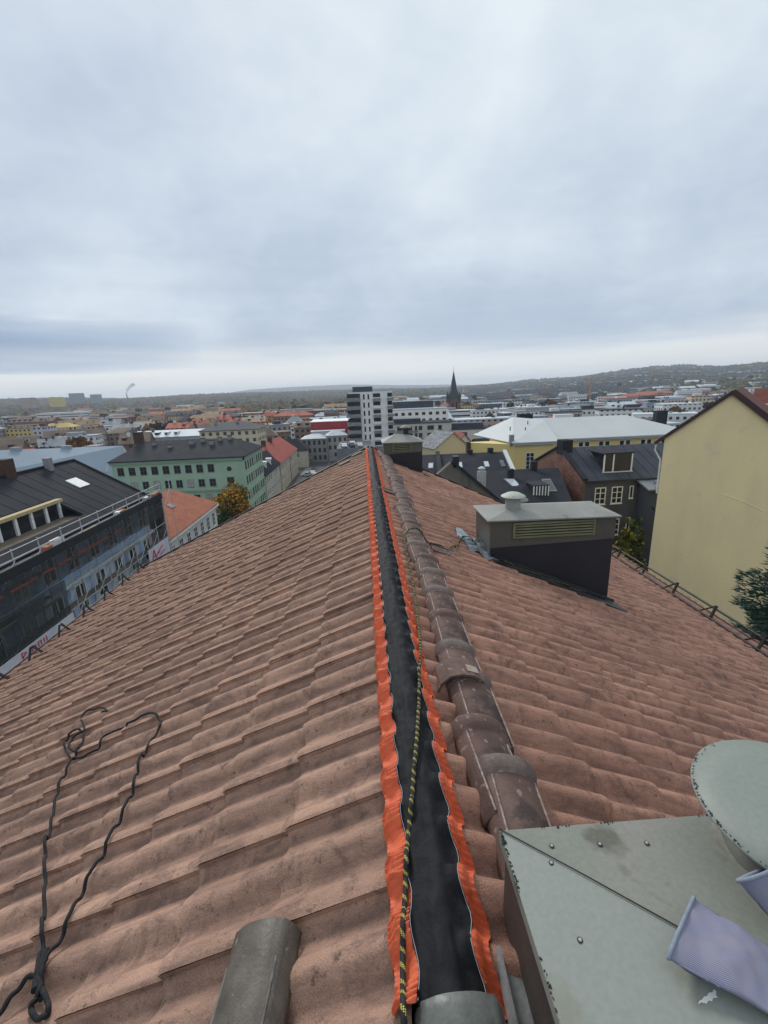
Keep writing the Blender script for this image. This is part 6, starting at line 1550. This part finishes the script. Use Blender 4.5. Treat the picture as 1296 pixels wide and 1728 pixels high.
for d in rows_:
    azs = -41.0+rc.random()
    while azs < 43:
        w = rc.uniform(9, 25)*(1+d/1500); dep = rc.uniform(9, 14); x = d*math.sin(math.radians(azs)); y = d*math.cos(math.radians(azs))
        step = math.degrees((w+rc.uniform(1, 8)*(1+d/900))/d); ang = -math.radians(azs)*.5+rc.choice([0, 0, .15, -.2, .3])
        skip = (-17 < azs < -3 and d > 560) or (rc.random() < .12)
        if not skip and clear(x+w/2, y, w*.35) and n_m < 1500:
            if azs < -8: wall = rc.choice(['brick', 'brick', 'brown', 'cream', 'brown', 'orange', 'grey', 'white', 'pinkish', 'ochre']); roof = rc.choice(['brown', 'brown', 'dark', 'tan', 'red', 'grey', 'brown']); kind = rc.choice(['g', 'g', 'h', 'f'] if d < 800 else ['g', 'f']); hg = rc.uniform(9, 13)
            elif azs < 8: wall = rc.choice(['grey', 'white', 'dark', 'brick', 'cream']); roof = rc.choice(['dark', 'grey', 'tan', 'pale']); kind = rc.choice(['f', 'f', 'g']); hg = rc.uniform(9, 14)
            else: wall = rc.choice(['grey', 'white', 'white', 'blue', 'dark', 'strip', 'pinkish', 'cream', 'grey']); roof = rc.choice(['pale', 'grey', 'dark', 'pale', 'blue', 'red', 'dark']); kind = rc.choice(['f', 'f', 'f', 'g']); hg = rc.uniform(8, 14)
            rn = dict(brown='brown', grey='grey', dark='dark', pale='pale', red='red', blue='blue', tan='tan')[roof]
            if n_t >= 285 or (d > 620 and rc.random() < .5): mass_house(x, y, ang, w, dep, hg, wall if wall in mi_w else 'cream', roof, kind, 3.0); n_m += 1; azs += step; continue
            town('town_building', x, y, ang, w, dep, hg, wall, roof, kind, *lab_(azs+math.degrees(w*.5/d), d, '%s %s building with %s %s roof' % ('long' if w > 21+d/60 else ('broad' if w > 15+d/80 else 'small'), CN[wall], dict(g='gabled', h='hipped', f='flat')[kind], rn)), rise=rc.uniform(2.5, 4.2))
            if d < 480 and kind == 'g':
                root = bpy.data.objects[-1] if False else None
            n_t += 1
        azs += step
mm_ = [F[k] for k in ['brick', 'brown', 'cream', 'white', 'grey', 'orange', 'blue', 'dark', 'strip', 'pinkish', 'ochre']]+[R_[k] for k in ['brown', 'grey', 'dark', 'pale', 'red', 'blue', 'tan']]
for k_, v_ in list(massmb.mi.items()):
    if v_ == 20: massmb.mi[k_] = 0
stuff(link('far_town', massmb.mesh('far_town', mm_)))
# villas on the right hillside: the ones one can pick out, then the rest as one mass
vm = {}
def villa_mesh(wc, rcx):
    k = (wc, rcx)
    if k not in vm:
        b = MB(); b.box((-6, -5, -3), (6, 5, 7)); r2 = MB(); r2.prism([(-6.5, -5.6, 7.01), (-6.5, 5.6, 7.01), (-6.5, 0, 10.2)], (13, 0, 0)); vm[k] = (b.mesh('wall', F_flat[wc]), r2.mesh('roof', R_[rcx]))
    return vm[k]
F_flat = dict(white=mat('villa white', (.75, .75, .73), .85), grey=mat('villa grey', (.28, .29, .30), .85), cream=mat('villa cream', (.55, .49, .38), .85), red=mat('villa red', (.24, .09, .07), .85))
nv = 0
for k in range(2600):
    az = rc.uniform(11, 43); r = rc.uniform(850, 3450)
    if noise.noise(Vector((r*math.sin(math.radians(az))*.0035, r*math.cos(math.radians(az))*.0035, 8))) < -.08+.25*(r/3500): continue
    x, y = r*math.sin(math.radians(az)), r*math.cos(math.radians(az))
    wc = rc.choice(['white', 'white', 'grey', 'cream', 'red', 'white']); rr_ = rc.choice(['dark', 'grey', 'pale', 'red', 'dark'])
    w_, r2_ = villa_mesh(wc, rr_); z = terr(r, math.radians(az))
    if nv < 230:
        s = rc.uniform(.7, 1.5); lb, gp = lab_(az, r*.62, '%s %s hillside villa with %s roof' % ('big' if s > 1.2 else ('small' if s < .95 else 'middling'), wc, rr_)); t = thing('hillside_villa', lb, 'house', (x, y, z), rc.uniform(-.5, .5)-math.radians(az), gp); t.scale = (s*rc.uniform(.8, 1.9), s, s*.85)
        link('wall', w_, t); link('roof', r2_, t); nv += 1
    else: break
V = {}; 
for k in range(9000):
    az = rc.uniform(10, 44); r = rc.uniform(700, 3450)
    if noise.noise(Vector((r*math.sin(math.radians(az))*.0035, r*math.cos(math.radians(az))*.0035, 8))) < -.02+.15*(r/3500): continue
    x, y = r*math.sin(math.radians(az)), r*math.cos(math.radians(az)); z = terr(r, math.radians(az)); c = rc.choice(['white', 'white', 'grey', 'cream', 'red', 'grey']); b = V.setdefault(c, MB()); w, d_, h_ = rc.uniform(5, 15), 5, rc.uniform(6, 13)
    b.box((x-w, y-d_, z-3), (x+w, y+d_, z+h_)); 
    b2 = V.setdefault('roof', MB()); b2.prism([(x-w-.4, y-d_-.5, z+h_+.01), (x-w-.4, y+d_+.5, z+h_+.01), (x-w-.4, y, z+h_+2.8)], (2*w+.8, 0, 0))
# one object for the mass of far houses
allmb = MB(); mats_ = [F_flat['white'], F_flat['grey'], F_flat['cream'], F_flat['red'], R_['dark']]
for i_, c in enumerate(['white', 'grey', 'cream', 'red', 'roof']):
    if c in V: allmb.add(V[c].v, V[c].f, mi=i_)
o = link('far_houses', allmb.mesh('far_houses', mats_)); stuff(o)
# town trees one can tell apart, sharing a few crowns
crowns = []
for k, cols in enumerate(([(.18, .08, .02), (.11, .07, .025), (.22, .11, .02)], [(.045, .05, .022), (.07, .065, .025)], [(.028, .040, .02), (.04, .05, .024)], [(.16, .055, .022), (.10, .045, .02)])):
    V_, F_, C_ = crown_mesh(4.6, 4.4, 420, 1.7, cols, 50+k, 9); crowns.append(tinted_mesh('crown', V_, F_, C_, M_LEAF))
b = MB(); b.tube([(0, 0, 0), (0, 0, 6)], [.4, .2], 6); tk = b.mesh('trunk', M_BARK)
tn = ['orange brown', 'olive', 'dark green', 'rust red']
for k in range(230):
    d = rc.choice([150, 200, 250, 300, 350, 400, 460, 520, 600, 700, 800, 950, 1100, 1300]); az = math.radians(rc.uniform(-41, 43)); x, y = d*math.sin(az)*rc.uniform(.97, 1.03), d*math.cos(az)
    if math.degrees(az) > -14 and d < 300: continue
    if math.degrees(az) < -14 and d < 240: continue
    kk = rc.choice([0, 0, 1, 2, 3] if az < 0 else [1, 2, 1, 0]); s = rc.uniform(.6, 1.05)*(1+d/2500)
    if az > 0 and rc.random() < .45: continue
    if not clear(x, y, 6): continue
    z = terr(math.hypot(x, y), az); sd2 = 'left' if az < -.25 else ('middle' if az < .2 else 'right')
    lb, gp = lab_(math.degrees(az), d, '%s %s tree' % ('big' if s > 1.15 else ('small' if s < .9 else 'middling'), tn[kk])); t = thing('town_tree', lb, 'tree', (x, y, z), rc.uniform(0, 6), gp); t.scale = (s, s, s)
    link('crown', crowns[kk], t, (0, 0, 8.2)); link('trunk', tk, t)
# far woods: one mass of crowns
def ico():
    b = bmesh.new(); bmesh.ops.create_icosphere(b, subdivisions=1, radius=1); V = [tuple(v.co) for v in b.verts]; F_ = [tuple(v.index for v in f.verts) for f in b.faces]; b.free(); return np.array(V), F_
IV, IF = ico(); Vs = []; Fs = []; Cs = []; rr2 = np.random.RandomState(8)
pal = np.array([(.038, .055, .032), (.055, .070, .032), (.10, .085, .036), (.13, .085, .030), (.065, .065, .038), (.035, .050, .034)])
cnt = 0
for k in range(26000):
    a = rr2.uniform(-43, 46); r = 700+2850*rr2.rand()**.8
    if r < lerp_tab(FOOT, a)*.85 and not (-18 < a < -2 and r > 640): continue
    nzv = noise.noise(Vector((r*math.sin(math.radians(a))*.0035, r*math.cos(math.radians(a))*.0035, 8)))
    if a > 11 and (nzv > -.05+.2*(r/3500) or rr2.rand() < .2): continue
    if r > 3400 or (a < 11): pass
    az = math.radians(a); s = rr2.uniform(5, 9.5)*(.8+r/4200); x, y = r*math.sin(az), r*math.cos(az); z = terr(r, az)
    P_ = IV*np.array([s, s, s*.85])*rr2.uniform(.75, 1.25, (len(IV), 1))+np.array([x, y, z+s*.45]); o = len(Vs); Vs += [tuple(q) for q in P_]
    tint = pal[rr2.randint(6)]*rr2.uniform(.7, 1.3)
    if a < -2 and rr2.rand() < .25: tint = np.array([.13, .065, .022])*rr2.uniform(.7, 1.3)
    for f in IF: Fs.append((o+f[0], o+f[1], o+f[2])); Cs.append(tint)
    cnt += 1
    if cnt > 15000: break
o = link('far_woods', tinted_mesh('far_woods', Vs, Fs, Cs, M_LEAFF)); stuff(o)
# ------------------------------------------------------------------ smoke from a far chimney stack
p = atY(214, 668, 1500); st = thing('factory_chimney', 'thin far chimney stack on the left skyline with a wisp of smoke', 'chimney', (float(p[0]), 1500, terr(1600, -.45)))
b = MB(); b.lathe([(2.2, 0), (1.5, float(p[2])-terr(1600, -.45)+6)], n=10); part('stack', b, M_VENT, st)
b = MB(); z0 = float(p[2])+5
for k in range(7): b.lathe([(.1, -3.5-k*.5), (2.6+k*.7, -1.5), (3.0+k*.8, 1.5), (.1, 3.5+k*.5)], (float(p[0])+k*k*.45+k*1.5, 1500, z0+3+k*4.2), 10)
ms = bpy.data.materials.new('smoke'); ms.use_nodes = True; N = ms.node_tree.nodes; N.remove(N['Principled BSDF']); pv = N.new('ShaderNodeVolumePrincipled'); pv.inputs['Density'].default_value = .10; pv.inputs['Color'].default_value = (.5, .52, .56, 1); ms.node_tree.links.new(pv.outputs[0], N['Material Output'].inputs['Volume'])
o = part('smoke', b, ms, None); stuff(o)
# ------------------------------------------------------------------ haze
HZ_ = 9000
b = MB(); b.box((-HZ_, -800, GROUND-60), (HZ_, HZ_, 160)); mh = bpy.data.materials.new('haze'); mh.use_nodes = True; N = mh.node_tree.nodes; N.remove(N['Principled BSDF'])
pv = N.new('ShaderNodeVolumePrincipled'); pv.inputs['Density'].default_value = .00015; pv.inputs['Color'].default_value = (.80, .88, 1.0, 1); pv.inputs['Anisotropy'].default_value = .2; mh.node_tree.links.new(pv.outputs[0], N['Material Output'].inputs['Volume'])
o = part('haze', b, mh, None); stuff(o)
